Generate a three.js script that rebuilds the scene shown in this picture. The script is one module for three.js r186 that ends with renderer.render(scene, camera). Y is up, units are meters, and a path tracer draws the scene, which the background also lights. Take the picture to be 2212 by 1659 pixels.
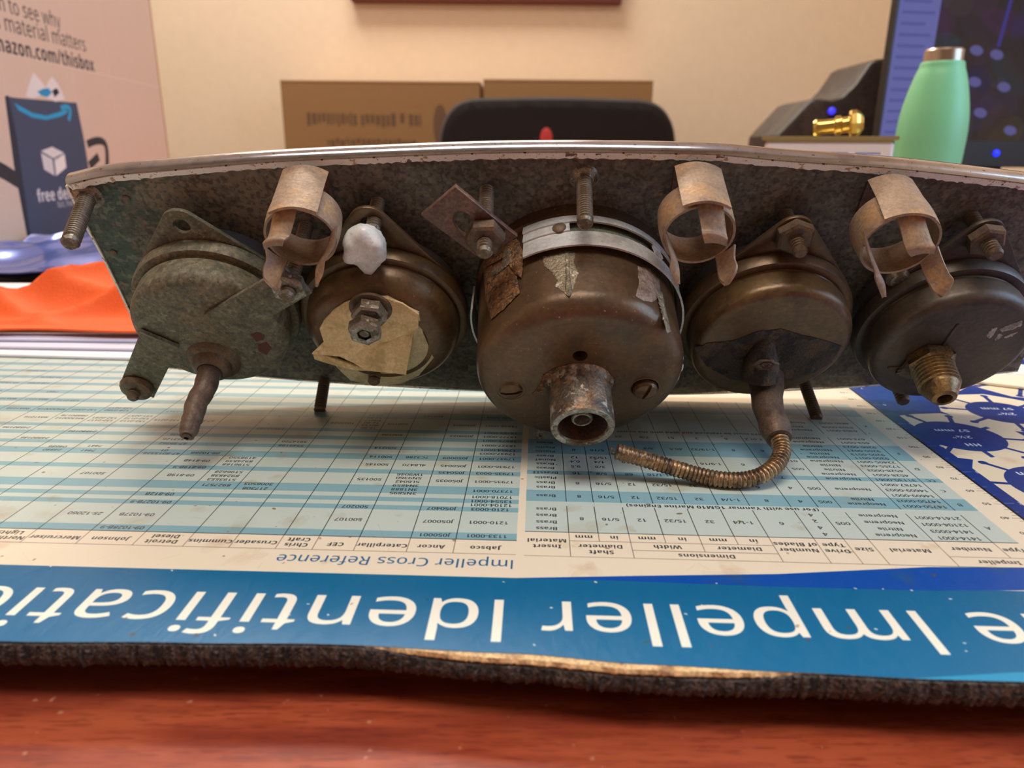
import * as THREE from 'three';
import { mergeGeometries, mergeVertices, toCreasedNormals } from 'three/addons/utils/BufferGeometryUtils.js';
import { RoundedBoxGeometry } from 'three/addons/geometries/RoundedBoxGeometry.js';
import { Brush, Evaluator, SUBTRACTION } from 'three-bvh-csg';
import { RectAreaLightUniformsLib } from 'three/addons/lights/RectAreaLightUniformsLib.js';

// ---------------------------------------------------------------- camera, lights, exposure
const V = (x, y, z) => new THREE.Vector3(x, y, z);
const FPX = 1600, CX = 1106, CY = 829.5, CAM_H = 0.1097;           // metres above the printed mat, whose top is y = 0
const PITCH = Math.atan((829.5 - 332) / FPX), ROLL = THREE.MathUtils.degToRad(0.5);
const camF = V(0, -Math.sin(PITCH), -Math.cos(PITCH)), camR0 = V(1, 0, 0), camU0 = camR0.clone().cross(camF);
const camR = camR0.clone().multiplyScalar(Math.cos(ROLL)).addScaledVector(camU0, Math.sin(ROLL));
const camU = camU0.clone().multiplyScalar(Math.cos(ROLL)).addScaledVector(camR0, -Math.sin(ROLL));
const scene = new THREE.Scene();
const renderer = new THREE.WebGLRenderer({ antialias: true });
renderer.toneMapping = THREE.LinearToneMapping;
renderer.toneMappingExposure = 1.0;
renderer.shadowMap.enabled = true;
const camera = new THREE.PerspectiveCamera(THREE.MathUtils.radToDeg(2 * Math.atan(829.5 / FPX)), 2212 / 1659, 0.02, 30);
camera.position.set(0, CAM_H, 0);
camera.quaternion.setFromRotationMatrix(new THREE.Matrix4().makeBasis(camR, camU, camF.clone().negate()));
camera.focus = 0.265;
camera.userData.fStop = 14;
scene.background = new THREE.Color(0.42, 0.6, 0.95);
scene.environmentIntensity = 1;
const TABLE_Y = -0.0162, FLOOR_Y = -0.76, CEIL_Y = 1.84;
const ROOM = { x0: -1.9, x1: 1.22, z0: -2.32, z1: 3.2 };
RectAreaLightUniformsLib.init();
const WARM = new THREE.Color().setRGB(1.0, 0.93, 0.83), COOL = new THREE.Color().setRGB(0.42, 0.68, 1.0);
function areaLight(name, color, intensity, w, h, at, look) {
  const l = new THREE.RectAreaLight(color, intensity, w, h);
  l.name = name; l.position.copy(at); l.lookAt(look); scene.add(l);
  return l;
}
const CEIL_LAMPS = [[-0.15, 0.22], [-0.45, -1.85]];
for (const [i, [x, z]] of CEIL_LAMPS.entries()) areaLight('ceiling_panel', WARM, [9.4, 19][i], 1.16, 0.56, V(x, CEIL_Y - 0.035, z), V(x, 0, z));
areaLight('window_daylight', COOL, 4.2, 0.9, 0.85, V(ROOM.x1 - 0.02, 0.62, -0.12), V(-1, 0.62, -0.12));

// ---------------------------------------------------------------- helpers: pixels of the photograph to directions
const ray = (px, py) => camF.clone().addScaledVector(camR, (px - CX) / FPX).addScaledVector(camU, -(py - CY) / FPX);
const hit = (px, py, p, n) => { const d = ray(px, py); return camera.position.clone().addScaledVector(d, p.clone().sub(camera.position).dot(n) / d.dot(n)); };
const onY = (px, py, y) => hit(px, py, V(0, y, 0), V(0, 1, 0));
const onZ = (px, py, z) => hit(px, py, V(0, 0, z), V(0, 0, 1));

// ---------------------------------------------------------------- helpers: noise and textures
function rng(seed) { let s = seed | 0; return () => { s = (s + 0x6d2b79f5) | 0; let t = Math.imul(s ^ (s >>> 15), 1 | s); t = (t + Math.imul(t ^ (t >>> 7), 61 | t)) ^ t; return ((t ^ (t >>> 14)) >>> 0) / 4294967296; }; }
const TBL = new Float32Array(65536); { const r = rng(77); for (let i = 0; i < 65536; i++) TBL[i] = r(); }
const lat = (x, y, s) => { let h = Math.imul(x, 374761393) + Math.imul(y, 668265263) + Math.imul(s, 1274126177); h = Math.imul(h ^ (h >>> 13), 1274126177); return TBL[((h ^ (h >>> 16)) >>> 4) & 65535]; };
function noise(x, y, per, s) {
  const xf = Math.floor(x), yf = Math.floor(y), fx = x - xf, fy = y - yf;
  const x0 = ((xf % per) + per) % per, y0 = ((yf % per) + per) % per, x1 = (x0 + 1) % per, y1 = (y0 + 1) % per;
  const u = fx * fx * (3 - 2 * fx), v = fy * fy * (3 - 2 * fy);
  const a = lat(x0, y0, s), b = lat(x1, y0, s), c = lat(x0, y1, s), d = lat(x1, y1, s);
  return a + (b - a) * u + (c - a + (a - b - c + d) * u) * v;
}
function fbm(u, v, per, oct, s) {      // u, v in 0..1; tiles
  let a = 0.5, sum = 0, tot = 0, p = per;
  for (let k = 0; k < oct; k++) { sum += a * noise(u * p + 0.37 * k, v * p + 0.61 * k, p, s + k * 13); tot += a; a *= 0.62; p *= 2; }
  return sum / tot;
}
const sst = (a, b, x) => { const t = Math.min(1, Math.max(0, (x - a) / (b - a))); return t * t * (3 - 2 * t); };
const mixc = (a, b, t) => [a[0] + (b[0] - a[0]) * t, a[1] + (b[1] - a[1]) * t, a[2] + (b[2] - a[2]) * t];
function tex(w, h, fn, srgb = true) {
  const d = new Uint8Array(w * h * 4);
  for (let y = 0, o = 0; y < h; y++) for (let x = 0; x < w; x++, o += 4) {
    const c = fn((x + 0.5) / w, (y + 0.5) / h);
    if (c.length === undefined) d[o] = d[o + 1] = d[o + 2] = Math.max(0, Math.min(255, c));
    else { d[o] = Math.max(0, Math.min(255, c[0])); d[o + 1] = Math.max(0, Math.min(255, c[1])); d[o + 2] = Math.max(0, Math.min(255, c[2])); }
    d[o + 3] = 255;
  }
  const t = new THREE.DataTexture(d, w, h, THREE.RGBAFormat);
  t.wrapS = t.wrapT = THREE.RepeatWrapping; t.magFilter = THREE.LinearFilter; t.minFilter = THREE.LinearMipmapLinearFilter; t.generateMipmaps = true;
  if (srgb) t.colorSpace = THREE.SRGBColorSpace;
  t.needsUpdate = true;
  return t;
}
const scaled = (t, k) => { const c = t.clone(); c.repeat.set(k, k); c.needsUpdate = true; return c; };
const GRAIN = tex(512, 512, (u, v) => 255 * (0.55 * fbm(u, v, 16, 5, 5) + 0.45 * fbm(u, v, 64, 3, 9)), false);
const ROUGHV = tex(512, 512, (u, v) => { const g = 218 + 120 * (fbm(u, v, 10, 5, 21) - 0.5); return [g, g, g]; }, false);
// a worn metal surface: base colour, patches of other colours where noise passes a threshold, specks
function patina(seed, base, tones, specks = [], tile = 0.08, opt = {}) {
  const map = tex(512, 512, (u, v) => {
    let c = base;
    const wx = (fbm(u, v, 8, 3, seed + 40) - 0.5) * 0.06, wy = (fbm(u, v, 8, 3, seed + 50) - 0.5) * 0.06;
    tones.forEach((t, i) => { c = mixc(c, t[0], (t[4] ?? 1) * sst(t[2], t[2] + t[3], fbm(u + wx, v + wy, t[1], 5, seed + i * 101))); });
    specks.forEach((t, i) => { c = mixc(c, t[0], (t[3] ?? 1) * sst(t[2], t[2] + 0.04, fbm(u, v, t[1], 2, seed + 900 + i * 57))); });
    const g = 1 + (opt.grain ?? 0.56) * (fbm(u, v, 72, 3, seed + 7) - 0.5);
    const q = g * (opt.lift ?? 1.12); return [c[0] * q, c[1] * q, c[2] * q];
  });
  const k = 1 / tile;
  return new THREE.MeshPhysicalMaterial({
    map: scaled(map, k), roughness: opt.rough ?? 0.62, roughnessMap: scaled(ROUGHV, k), metalness: opt.metal ?? 0.35,
    bumpMap: scaled(GRAIN, k * (opt.bumpK ?? 1)), bumpScale: opt.bump ?? 0.00025,
  });
}
const plain = (hex, rough = 0.6, metal = 0, extra = {}) => new THREE.MeshPhysicalMaterial({ color: hex, roughness: rough, metalness: metal, ...extra });

// ---------------------------------------------------------------- helpers: geometry
function uvBox(g) {                     // uv in metres, each triangle mapped along its main direction
  g = g.index ? g.toNonIndexed() : g;
  const p = g.attributes.position, uv = new Float32Array(p.count * 2), a = V(), b = V(), c = V(), n = V();
  for (let i = 0; i < p.count; i += 3) {
    a.fromBufferAttribute(p, i); b.fromBufferAttribute(p, i + 1); c.fromBufferAttribute(p, i + 2);
    n.crossVectors(b.clone().sub(a), c.clone().sub(a));
    const x = Math.abs(n.x), y = Math.abs(n.y), z = Math.abs(n.z);
    [a, b, c].forEach((q, k) => {
      const s = z >= x && z >= y ? [q.x, q.y] : x >= y ? [q.z + 0.013, q.y] : [q.x, q.z + 0.029];
      uv[(i + k) * 2] = s[0]; uv[(i + k) * 2 + 1] = s[1];
    });
  }
  g.setAttribute('uv', new THREE.BufferAttribute(uv, 2));
  return g;
}
const clean = (g) => { const o = new THREE.BufferGeometry(), s = g.index ? g.toNonIndexed() : g; o.setAttribute('position', s.attributes.position); return o; };
function crease(g, ang = 0.6) { const k = clean(g).clone().scale(1000, 1000, 1000); return uvBox(toCreasedNormals(k, ang).scale(0.001, 0.001, 0.001)); }   // in millimetres, as near points are taken for one
function merge(list) { return mergeGeometries(list.map((g) => { const s = g.index ? g.toNonIndexed() : g; for (const k of Object.keys(s.attributes)) if (!['position', 'normal', 'uv'].includes(k)) s.deleteAttribute(k); return s; })); }
// turned shape about z; profile [r, z] with z rising
function lathe(profile, seg = 64, ang = 0.5) { const g = new THREE.LatheGeometry(profile.map(([r, z]) => new THREE.Vector2(Math.max(r, 1e-6), z)), seg); g.rotateX(Math.PI / 2); return crease(g, ang); }
function extrude(pts, z0, z1, bevel = 0, holes = []) {
  const s = new THREE.Shape(pts.map((p) => new THREE.Vector2(p.x ?? p[0], p.y ?? p[1])));
  for (const h of holes) s.holes.push(new THREE.Path(h.map((p) => new THREE.Vector2(p.x ?? p[0], p.y ?? p[1]))));
  const g = new THREE.ExtrudeGeometry(s, { depth: z1 - z0 - 2 * bevel, bevelEnabled: bevel > 0, bevelThickness: bevel, bevelSize: bevel, bevelOffset: -bevel, bevelSegments: 2, curveSegments: 12 });
  g.translate(0, 0, z0 + bevel);
  return crease(g, 0.5);
}
const circlePts = (x, y, r, n = 32, ry = r, rot = 0) => Array.from({ length: n }, (_, i) => { const t = (i / n) * 2 * Math.PI, a = r * Math.cos(t), b = ry * Math.sin(t); return [x + a * Math.cos(rot) - b * Math.sin(rot), y + a * Math.sin(rot) + b * Math.cos(rot)]; });
// a sheet with thickness: fn(u, v) gives the middle surface
function sheet(fn, nu, nv, t, ang = 0.7) {
  const P = [], e = 1e-3, top = [], bot = [];
  for (let j = 0; j <= nv; j++) for (let i = 0; i <= nu; i++) {
    const u = i / nu, v = j / nv, p = fn(u, v);
    const du = fn(Math.min(1, u + e), v).sub(fn(Math.max(0, u - e), v)), dv = fn(u, Math.min(1, v + e)).sub(fn(u, Math.max(0, v - e)));
    const n = du.cross(dv).normalize();
    top.push(p.clone().addScaledVector(n, t / 2)); bot.push(p.clone().addScaledVector(n, -t / 2));
  }
  const q = (a, b, c, d) => P.push(a, b, c, a, c, d), at = (i, j) => j * (nu + 1) + i;
  for (let j = 0; j < nv; j++) for (let i = 0; i < nu; i++) {
    q(top[at(i, j)], top[at(i + 1, j)], top[at(i + 1, j + 1)], top[at(i, j + 1)]);
    q(bot[at(i, j)], bot[at(i, j + 1)], bot[at(i + 1, j + 1)], bot[at(i + 1, j)]);
  }
  for (let i = 0; i < nu; i++) { q(top[at(i + 1, 0)], top[at(i, 0)], bot[at(i, 0)], bot[at(i + 1, 0)]); q(top[at(i, nv)], top[at(i + 1, nv)], bot[at(i + 1, nv)], bot[at(i, nv)]); }
  for (let j = 0; j < nv; j++) { q(top[at(0, j)], top[at(0, j + 1)], bot[at(0, j + 1)], bot[at(0, j)]); q(top[at(nu, j + 1)], top[at(nu, j)], bot[at(nu, j)], bot[at(nu, j + 1)]); }
  const g = new THREE.BufferGeometry().setFromPoints(P);
  return crease(g, ang);
}
// a round bar along a path, radius r(s) with s = length walked
function sweep(points, r, seg = 16, step = 0.0006, caps = true, ang = 0.9) {
  const curve = new THREE.CatmullRomCurve3(points, false, 'centripetal'), len = curve.getLength(), n = Math.max(2, Math.round(len / step));
  const fr = curve.computeFrenetFrames(n, false), P = [], rings = [];
  for (let i = 0; i <= n; i++) {
    const c = curve.getPointAt(i / n), R = r((i / n) * len, len), ring = [];
    for (let k = 0; k < seg; k++) { const a = (k / seg) * 2 * Math.PI, rr = typeof R === 'function' ? R(a) : R; ring.push(c.clone().addScaledVector(fr.normals[i], Math.cos(a) * rr).addScaledVector(fr.binormals[i], Math.sin(a) * rr)); }
    rings.push(ring);
  }
  for (let i = 0; i < n; i++) for (let k = 0; k < seg; k++) { const m = (k + 1) % seg, a = rings[i][k], b = rings[i][m], c = rings[i + 1][m], d = rings[i + 1][k]; P.push(a, b, c, a, c, d); }
  if (caps) for (const [ring, flip] of [[rings[0], 1], [rings[n], 0]]) { const c = ring.reduce((s, p) => s.add(p), V()).divideScalar(seg); for (let k = 0; k < seg; k++) { const m = (k + 1) % seg; flip ? P.push(c, ring[m], ring[k]) : P.push(c, ring[k], ring[m]); } }
  return crease(new THREE.BufferGeometry().setFromPoints(P), ang);
}
function place(g, A, B, up) {           // a shape along +z from the origin, set on A and pointing at B
  const z = B.clone().sub(A).normalize(), y0 = up ?? V(0, 1, 0), x = y0.clone().cross(z).normalize(), y = z.clone().cross(x);
  g = g.clone().applyMatrix4(new THREE.Matrix4().makeBasis(x, y, z).setPosition(A));
  return g;
}
function thread(A, B, r, pitch = 0.00125, depth = 0.0005) {
  const L = A.distanceTo(B), prof = [], n = Math.floor((L - 0.001) / pitch);
  for (let i = 0; i < n; i++) prof.push([r, i * pitch], [r, i * pitch + pitch * 0.25], [r - depth, i * pitch + pitch * 0.6], [r - depth, i * pitch + pitch * 0.7]);
  prof.push([r, L - 0.0009], [r - 0.0006, L], [0, L]);
  return place(lathe(prof, 20, 0.3), A, B);
}
function nut(A, dir, r, h, bore = 0.0022, turn = 0.2) {
  const g = lathe([[bore, 0], [r * 0.9, 0], [r, r * 0.08], [r, h - r * 0.1], [r * 0.84, h], [bore, h]], 6, 0.2);
  g.rotateZ(turn);
  return place(g, A, A.clone().add(dir));
}
// ---------------------------------------------------------------- helpers: things and parts
const used = new Map();
function numbered(n) { const k = used.get(n) ?? 0; used.set(n, k + 1); return k ? `${n}_${String(k).padStart(3, '0')}` : n; }
function tag(o, label, category, group) { o.userData.label = label; o.userData.category = category; if (group) o.userData.group = group; return o; }
function part(name, geo, mat, parent, label) { const m = new THREE.Mesh(geo, mat); m.name = name; parent.add(m); if (label) m.userData.label = label; return m; }
function thing(name, label, category, at = V(0, 0, 0), group) { const g = new THREE.Group(); g.name = numbered(name); g.position.copy(at); scene.add(g); return tag(g, label, category, group); }
function solo(name, geo, mat, label, category, group) { const m = new THREE.Mesh(geo, mat); m.name = numbered(name); scene.add(m); return tag(m, label, category, group); }
function struct(name, geo, mat, label, category) { const m = new THREE.Mesh(geo, mat); m.name = name; m.userData.kind = 'structure'; scene.add(m); if (label) tag(m, label, category); return m; }
const box = (w, h, d, x, y, z, r = 0) => { const g = r ? new RoundedBoxGeometry(w, h, d, 2, r) : new THREE.BoxGeometry(w, h, d); g.translate(x, y, z); return uvBox(g); };

// ---------------------------------------------------------------- the room
const wallTex = tex(512, 512, (u, v) => { const g = 0.985 + 0.03 * fbm(u, v, 48, 4, 300); return [230 * g, 210 * g, 185 * g]; });
const wallMat = new THREE.MeshStandardMaterial({ map: scaled(wallTex, 1.2), roughness: 0.9, bumpMap: scaled(GRAIN, 6), bumpScale: 0.0003 });
{
  const { x0, x1, z0, z1 } = ROOM, H = CEIL_Y - FLOOR_Y, ym = (CEIL_Y + FLOOR_Y) / 2, W = x1 - x0, D = z1 - z0, xm = (x0 + x1) / 2, zm = (z0 + z1) / 2, t = 0.1;
  struct('wall_back', box(W + 2 * t, H, t, xm, ym, z0 - t / 2), wallMat, 'cream painted back wall behind the chair', 'wall');
  struct('wall_front', box(W + 2 * t, H, t, xm, ym, z1 + t / 2), wallMat, 'cream painted wall facing the desk', 'wall');
  struct('wall_left', box(t, H, D, x0 - t / 2, ym, zm), wallMat, 'cream painted side wall beyond the printed shipping box', 'wall');
  const wy0 = 0.18, wy1 = 1.06, wz0 = -0.58, wz1 = 0.34;
  struct('wall_right', merge([
    box(t, wy0 - FLOOR_Y, D, x1 + t / 2, (wy0 + FLOOR_Y) / 2, zm), box(t, CEIL_Y - wy1, D, x1 + t / 2, (wy1 + CEIL_Y) / 2, zm),
    box(t, wy1 - wy0, wz0 - z0, x1 + t / 2, (wy0 + wy1) / 2, (wz0 + z0) / 2), box(t, wy1 - wy0, z1 - wz1, x1 + t / 2, (wy0 + wy1) / 2, (wz1 + z1) / 2)]), wallMat, 'cream painted side wall beyond the monitor', 'wall');
  const fw = 0.03, wm = plain(0xe8e6e0, 0.5), wh = wy1 - wy0, wl = wz1 - wz0, wc = (wz0 + wz1) / 2, wyc = (wy0 + wy1) / 2;
  const win = struct('window_1', merge([box(0.06, fw, wl, x1 + 0.05, wy0 + fw / 2, wc), box(0.06, fw, wl, x1 + 0.05, wy1 - fw / 2, wc), box(0.06, wh - 2 * fw, fw, x1 + 0.05, wyc, wz0 + fw / 2), box(0.06, wh - 2 * fw, fw, x1 + 0.05, wyc, wz1 - fw / 2)]), wm, 'white framed window in the side wall', 'window');
  part('pane', box(0.004, wh - 2 * fw, wl - 2 * fw, x1 + 0.05, wyc, wc), new THREE.MeshPhysicalMaterial({ color: 0xffffff, transmission: 1, roughness: 0, thickness: 0 }), win);
  const carpet = new THREE.MeshStandardMaterial({ map: scaled(tex(256, 256, (u, v) => { const g = 0.8 + 0.4 * fbm(u, v, 64, 3, 310); return [96 * g, 84 * g, 72 * g]; }), 2), roughness: 1 });
  struct('floor', box(W + 2 * t, t, D + 2 * t, xm, FLOOR_Y - t / 2, zm), carpet, 'brown carpet floor', 'floor');
  struct('ceiling', box(W + 2 * t, t, D + 2 * t, xm, CEIL_Y + t / 2, zm), plain(0xe9e2d6, 0.95), 'white ceiling', 'ceiling');
  for (const [i, [x, z]] of CEIL_LAMPS.entries()) {
    const lamp = thing('ceiling_light', i ? 'flat ceiling light panel above the chair' : 'flat ceiling light panel above the desk', 'light', V(x, CEIL_Y - 0.03, z));
    part('housing', merge([box(1.22, 0.03, 0.03, 0, 0.0149, 0.295), box(1.22, 0.03, 0.03, 0, 0.0149, -0.295), box(0.03, 0.03, 0.56, 0.595, 0.0149, 0), box(0.03, 0.03, 0.56, -0.595, 0.0149, 0)]), plain(0xdddddd, 0.5), lamp);
    part('diffuser', box(1.16, 0.004, 0.56, 0, 0.012, 0), plain(0xffffff, 0.6, 0, { emissive: WARM, emissiveIntensity: 1.4 }), lamp);
  }
}

// ---------------------------------------------------------------- the desk
const woodTex = tex(1024, 1024, (u, v) => {
  const w = fbm(u, v, 6, 4, 410), g = fbm(u * 1 + (w - 0.5) * 0.02, v * 9, 9, 5, 420), f = fbm(u * 2, v * 40, 32, 3, 430);
  let c = mixc([136, 50, 28], [180, 82, 48], sst(0.3, 0.72, g));
  c = mixc(c, [96, 28, 14], 0.45 * sst(0.56, 0.75, f));
  c = mixc(c, [182, 92, 58], 0.35 * sst(0.5, 0.8, w));
  const d = fbm(u, v, 220, 2, 440);
  return mixc(c, [210, 170, 140], 0.55 * sst(0.87, 0.9, d));
});
const woodMat = new THREE.MeshPhysicalMaterial({ map: scaled(woodTex, 2.2), roughness: 0.58, roughnessMap: scaled(ROUGHV, 4) });
{
  const desk = thing('desk', 'reddish brown wooden desk carrying the printed mat', 'desk', V(0, FLOOR_Y, 0));
  const H = TABLE_Y - FLOOR_Y;
  part('desktop', box(2.3, 0.035, 1.72, -0.05, H - 0.0175, -0.58, 0.006), woodMat, desk);
  for (const [x, z] of [[-1.1, 0.2], [1.0, 0.2], [-1.1, -1.36], [1.0, -1.36]]) part('leg', box(0.06, H - 0.035, 0.06, x, (H - 0.035) / 2, z, 0.004), woodMat, desk);
  part('modesty_panel', box(2.0, 0.45, 0.018, -0.05, H - 0.26, -1.3), woodMat, desk);
}

// ---------------------------------------------------------------- the printed mat (page millimetres: p to the reader's right = -x, q down the page = -z)
const MAT_TURN = THREE.MathUtils.degToRad(1.8);
const mat = thing('counter_mat', 'laminated mat printed with upside-down impeller tables and blue title band', 'mat');
mat.rotation.y = -MAT_TURN;
const CREAM = '#f3e4cb', LIGHT = '#c8d3ca', DARK = '#8ab3bd', TEAL = '#0d6a9a', BLUE = '#0d50ad', NAVY = '#0e3484', INK = '#23262b';
function drawPage(c) {
  const text = (s, p, q, em, { align = 'center', col = INK, bold = false, sx = 1.06, font = 'sans-serif' } = {}) => {
    c.save(); c.translate(p, q); c.scale(sx * em / 100, em / 100); c.fillStyle = col; c.font = `${bold ? 'bold ' : ''}100px ${font}`; c.textAlign = align; c.textBaseline = 'middle'; c.fillText(s, 0, 0); if (!bold && em < 4) { c.strokeStyle = col; c.lineWidth = 3.5; c.strokeText(s, 0, 0); } c.restore();
  };
  const line = (p0, q0, p1, q1, w = 0.22, col = INK) => { c.strokeStyle = col; c.lineWidth = w; c.beginPath(); c.moveTo(p0, q0); c.lineTo(p1, q1); c.stroke(); };
  const rect = (p0, q0, p1, q1, col) => { c.fillStyle = col; c.fillRect(p0, q0, p1 - p0, q1 - q0); };
  const poly = (pts, col) => { c.fillStyle = col; c.beginPath(); pts.forEach(([a, b], i) => (i ? c.lineTo(a, b) : c.moveTo(a, b))); c.closePath(); c.fill(); };
  rect(-320, 130, 320, 470, CREAM);
  // title band
  rect(-320, 130, 320, 175.9, TEAL);
  poly([[-320, 190], [-138.3, 188], [-111.4, 187], [-67.9, 181.3], [-30.2, 178.6], [5, 175.8], [-18.7, 175.9], [-62.9, 174.9], [-105.5, 174.9], [-131, 176.3], [-320, 179]], BLUE);
  poly([[-60, 130], [-84, 139.5], [-108, 142.6], [-140, 145], [-320, 150], [-320, 130]], '#2a93c0');
  const big = (s, p0, p1) => { c.save(); c.font = '100px sans-serif'; const k = (p1 - p0) / c.measureText(s).width; c.translate(p0, 165.4); c.scale(k, 16.2 / 71.4); c.fillStyle = '#f6f1e2'; c.textAlign = 'left'; c.textBaseline = 'alphabetic'; c.transform(1, 0, 0, 1, 0, 0); c.fillText(s, 0, 0); c.restore(); };
  // the page is read from the other side of the desk, so its top is this edge: turn q around the title's middle line
  big('Marine', -190, -107.5); big('lmpeller', -99.6, -2.2); big('ldentification', 4.5, 163);
  // cross reference table
  text('lmpeller Cross Reference', 4.6, 182.9, 6.1, { align: 'left', col: '#1b5f93', sx: 0.985 });
  const cols = [4.4, 22.5, 36, 51.3, 63.4, 74.1, 87.7, 101.3, 116.2, 133, 149.5, 163, 177, 191, 206, 221, 236, 251, 266, 281, 296];
  const mid = (i) => (cols[i] + cols[i + 1]) / 2;
  const dark = [[196.2, 200.3], [214.2, 217.4], [220.2, 223.3], [226.3, 232.5], [242, 245.6], [254.5, 260], [264.3, 267.7], [273.8, 277.6], [282.6, 286], [299, 307], [313, 318], [325, 330], [338, 342], [348, 352.5], [359, 363], [371, 376], [386, 391], [401, 405], [416, 421], [431, 436]];
  rect(4.4, 196.2, 310, 452, LIGHT);
  for (const [a, b] of dark) rect(4.4, a, 310, b, DARK);
  line(4.4, 188.1, 310, 188.1, 0.18, '#6b4f49'); line(4.4, 196.2, 310, 196.2, 0.34);
  for (let i = 1; i < cols.length; i++) { line(cols[i], 196.2, cols[i], 452, 0.24); line(cols[i], 188.1, cols[i], 196.2, 0.2, '#6b4f49'); }
  const heads = ['Jabsco', 'Ancor', 'Caterpillar', 'CEF', 'Chris|Craft', 'Crusader', 'Cummins', 'Detroit|Diesel', 'Johnson', 'Mercruiser', 'Northern|Lights'];
  heads.forEach((h, i) => { const w = h.split('|'); w.length > 1 ? w.forEach((s, k) => text(s, mid(i), 190.6 + k * 3.1, 2.7, { bold: true })) : text(h, mid(i), 191.6, 2.75, { bold: true }); });
  const put = (i, list) => { for (const [s, q] of list) text(s, mid(i), q, 2.5); };
  put(0, [['1133-0001', 198.4], ['1210-0001', 207], ['1210-0003', 215.9], ['12104-0001', 218.9], ['13554-0001', 221.8], ['17018-0001', 224.9], ['17370-0001', 229.5], ['17935-0001', 237], ['17935-0003', 243.9], ['17936-0001', 250], ['17937-0001', 257.3], ['17937-0003', 262.2], ['17954-0001', 266], ['18327-0001', 270.6], ['18673-0001', 275.6], ['18777-0001', 280], ['18786-0001', 284.3], ['18838-0001', 292.5], ['18948-0001', 303], ['21951-0003', 315.6]]);
  put(1, [['J050001', 198.4], ['J050007', 207], ['J050407', 215.9], ['J050035', 237], ['J050435', 243.9], ['J050045', 250], ['J050009', 257.3], ['J050022', 280], ['J050003', 292.5]]);
  put(2, [['3N5895', 226.4], ['3N1888', 229.4], ['3N4859', 232.4], ['5L6042', 235.5], ['5N9360', 238.6], ['1W9046', 241.7], ['4L8470', 250], ['7C3286', 257.3], ['500103', 303]]);
  put(3, [['500107', 207], ['500207', 215.9], ['500135', 237], ['500145', 250], ['500114', 257.3], ['500214', 266], ['500104', 280], ['500103', 292.5]]);
  put(4, [['16.80', 287.5], ['80133', 290.5], ['16.80', 293.5], ['80047', 296.5], ['12.80', 299.6], ['10.24', 303]]);
  put(5, [['1003026', 292.5]]);
  put(6, [['217308', 227.5], ['3008503', 231], ['3349198', 266.4], ['3914720', 270.5]]);
  put(7, [['8927571', 229.5], ['5193553', 234], ['8924838', 237.3], ['5196628', 240.6], ['5196168', 247], ['8924839', 250.2], ['4198550', 253.4], ['23502080', 284.3]]);
  put(8, [['09-1028B-9', 198.4], ['09-1027B', 207], ['09-1027B-9', 215.9], ['09-812B', 221.8], ['09-819B', 237], ['09-819B-9', 243.9], ['09-814B', 250], ['09-1028B', 257.3]]);
  put(9, [['25-12060', 207], ['47-8013328-', 256], ['01', 259], ['47-99362', 266], ['47-853126', 270.5], ['25-32009', 275.6], ['47-89984', 292]]);
  put(10, [['500107', 237], ['132-0215', 292], ['132-0347', 303]]);
  put(11, [['7441', 257.3], ['7441', 262], ['132-0112', 290], ['132-0172', 293.2], ['131-0257', 296.4]]);
  put(12, [['24880', 257.3], ['04686', 260.5], ['24880194', 277], ['132-0117', 290], ['132-0281', 293.2], ['128-0380', 303], ['128-0417', 306]]);
  put(13, [['24880186', 269], ['M4300012', 292], ['08880178', 295.4], ['132-0350', 303]]);
  put(14, [['24880194', 280], ['R0A1016', 292.5], ['M4300018', 303], ['128-0112', 315]]);
  put(15, [['R0A1018', 303], ['R0A1017', 316], ['7441', 327]]);
  put(16, [['R0A1019', 316], ['128-0380', 340], ['10-24228', 350]]);
  put(17, [['08-22-01', 327], ['10-13-02', 340], ['10-24-02', 361]]);
  // dimension table
  const dc = [-145.2, -137.7, -120.3, -101.1, -93.7, -84.8, -71.4, -61.1, -50.4, -39.8, -29.4, -20.2, -11.3, 2];
  const dm = (i) => (dc[i] + dc[i + 1]) / 2;
  rect(-145.2, 202, 2, 330, LIGHT);
  for (const [a, b] of [[222.8, 231.4], [244.4, 247.8], [263.7, 278.8], [313, 322]]) rect(-145.2, a, 2, b, DARK);
  const thin = '#5b4440';
  line(-145.2, 187.6, 2, 187.8, 0.18, thin); line(-145.2, 202, 2, 202, 0.34);
  line(-71.4, 192.2, -29.4, 192.2, 0.18, thin); line(-71.4, 196.9, -11.3, 196.9, 0.18, thin); line(-145.2, 193, -120.3, 193, 0.18, thin);
  dc.slice(1, 13).forEach((p, k) => {
    const i = k + 1, sub = [7, 9, 11].includes(i), top = i === 1 ? 193 : sub ? 196.9 : [8].includes(i) ? 192.2 : 187.7;
    line(p, top, p, 202, 0.18, thin);
    line(p, i > 5 || i < 3 ? 202 : 202, p, 219.6, 0.24); line(p, 222.8, p, 287, 0.24); line(p, 291, p, 330, 0.24);
  });
  const hd = (s, p, q) => text(s, p, q, 2.75, { bold: true });
  hd('Impeller', -133, 190.4); hd('Type', dm(0), 197.6); hd('Number', dm(1), 197.6); hd('Material', dm(2), 196); hd('Size', dm(3), 196);
  hd('Drive', dm(4), 194.6); hd('Type', dm(4), 198); hd('Number', dm(5), 194.6); hd('of Blades', dm(5), 198); hd('Dimensions', -50.4, 190); hd('Diameter', -60.9, 194.6); hd('Width', -39.9, 194.6);
  hd('Shaft', -20.3, 190.8); hd('Diameter', -20.3, 194.1); hd('Insert', -4.6, 193.4); hd('Material', -4.6, 196.8);
  ['in', 'mm', 'in', 'mm', 'in', 'mm'].forEach((s, k) => hd(s, dm(6 + k), 199.5));
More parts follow.
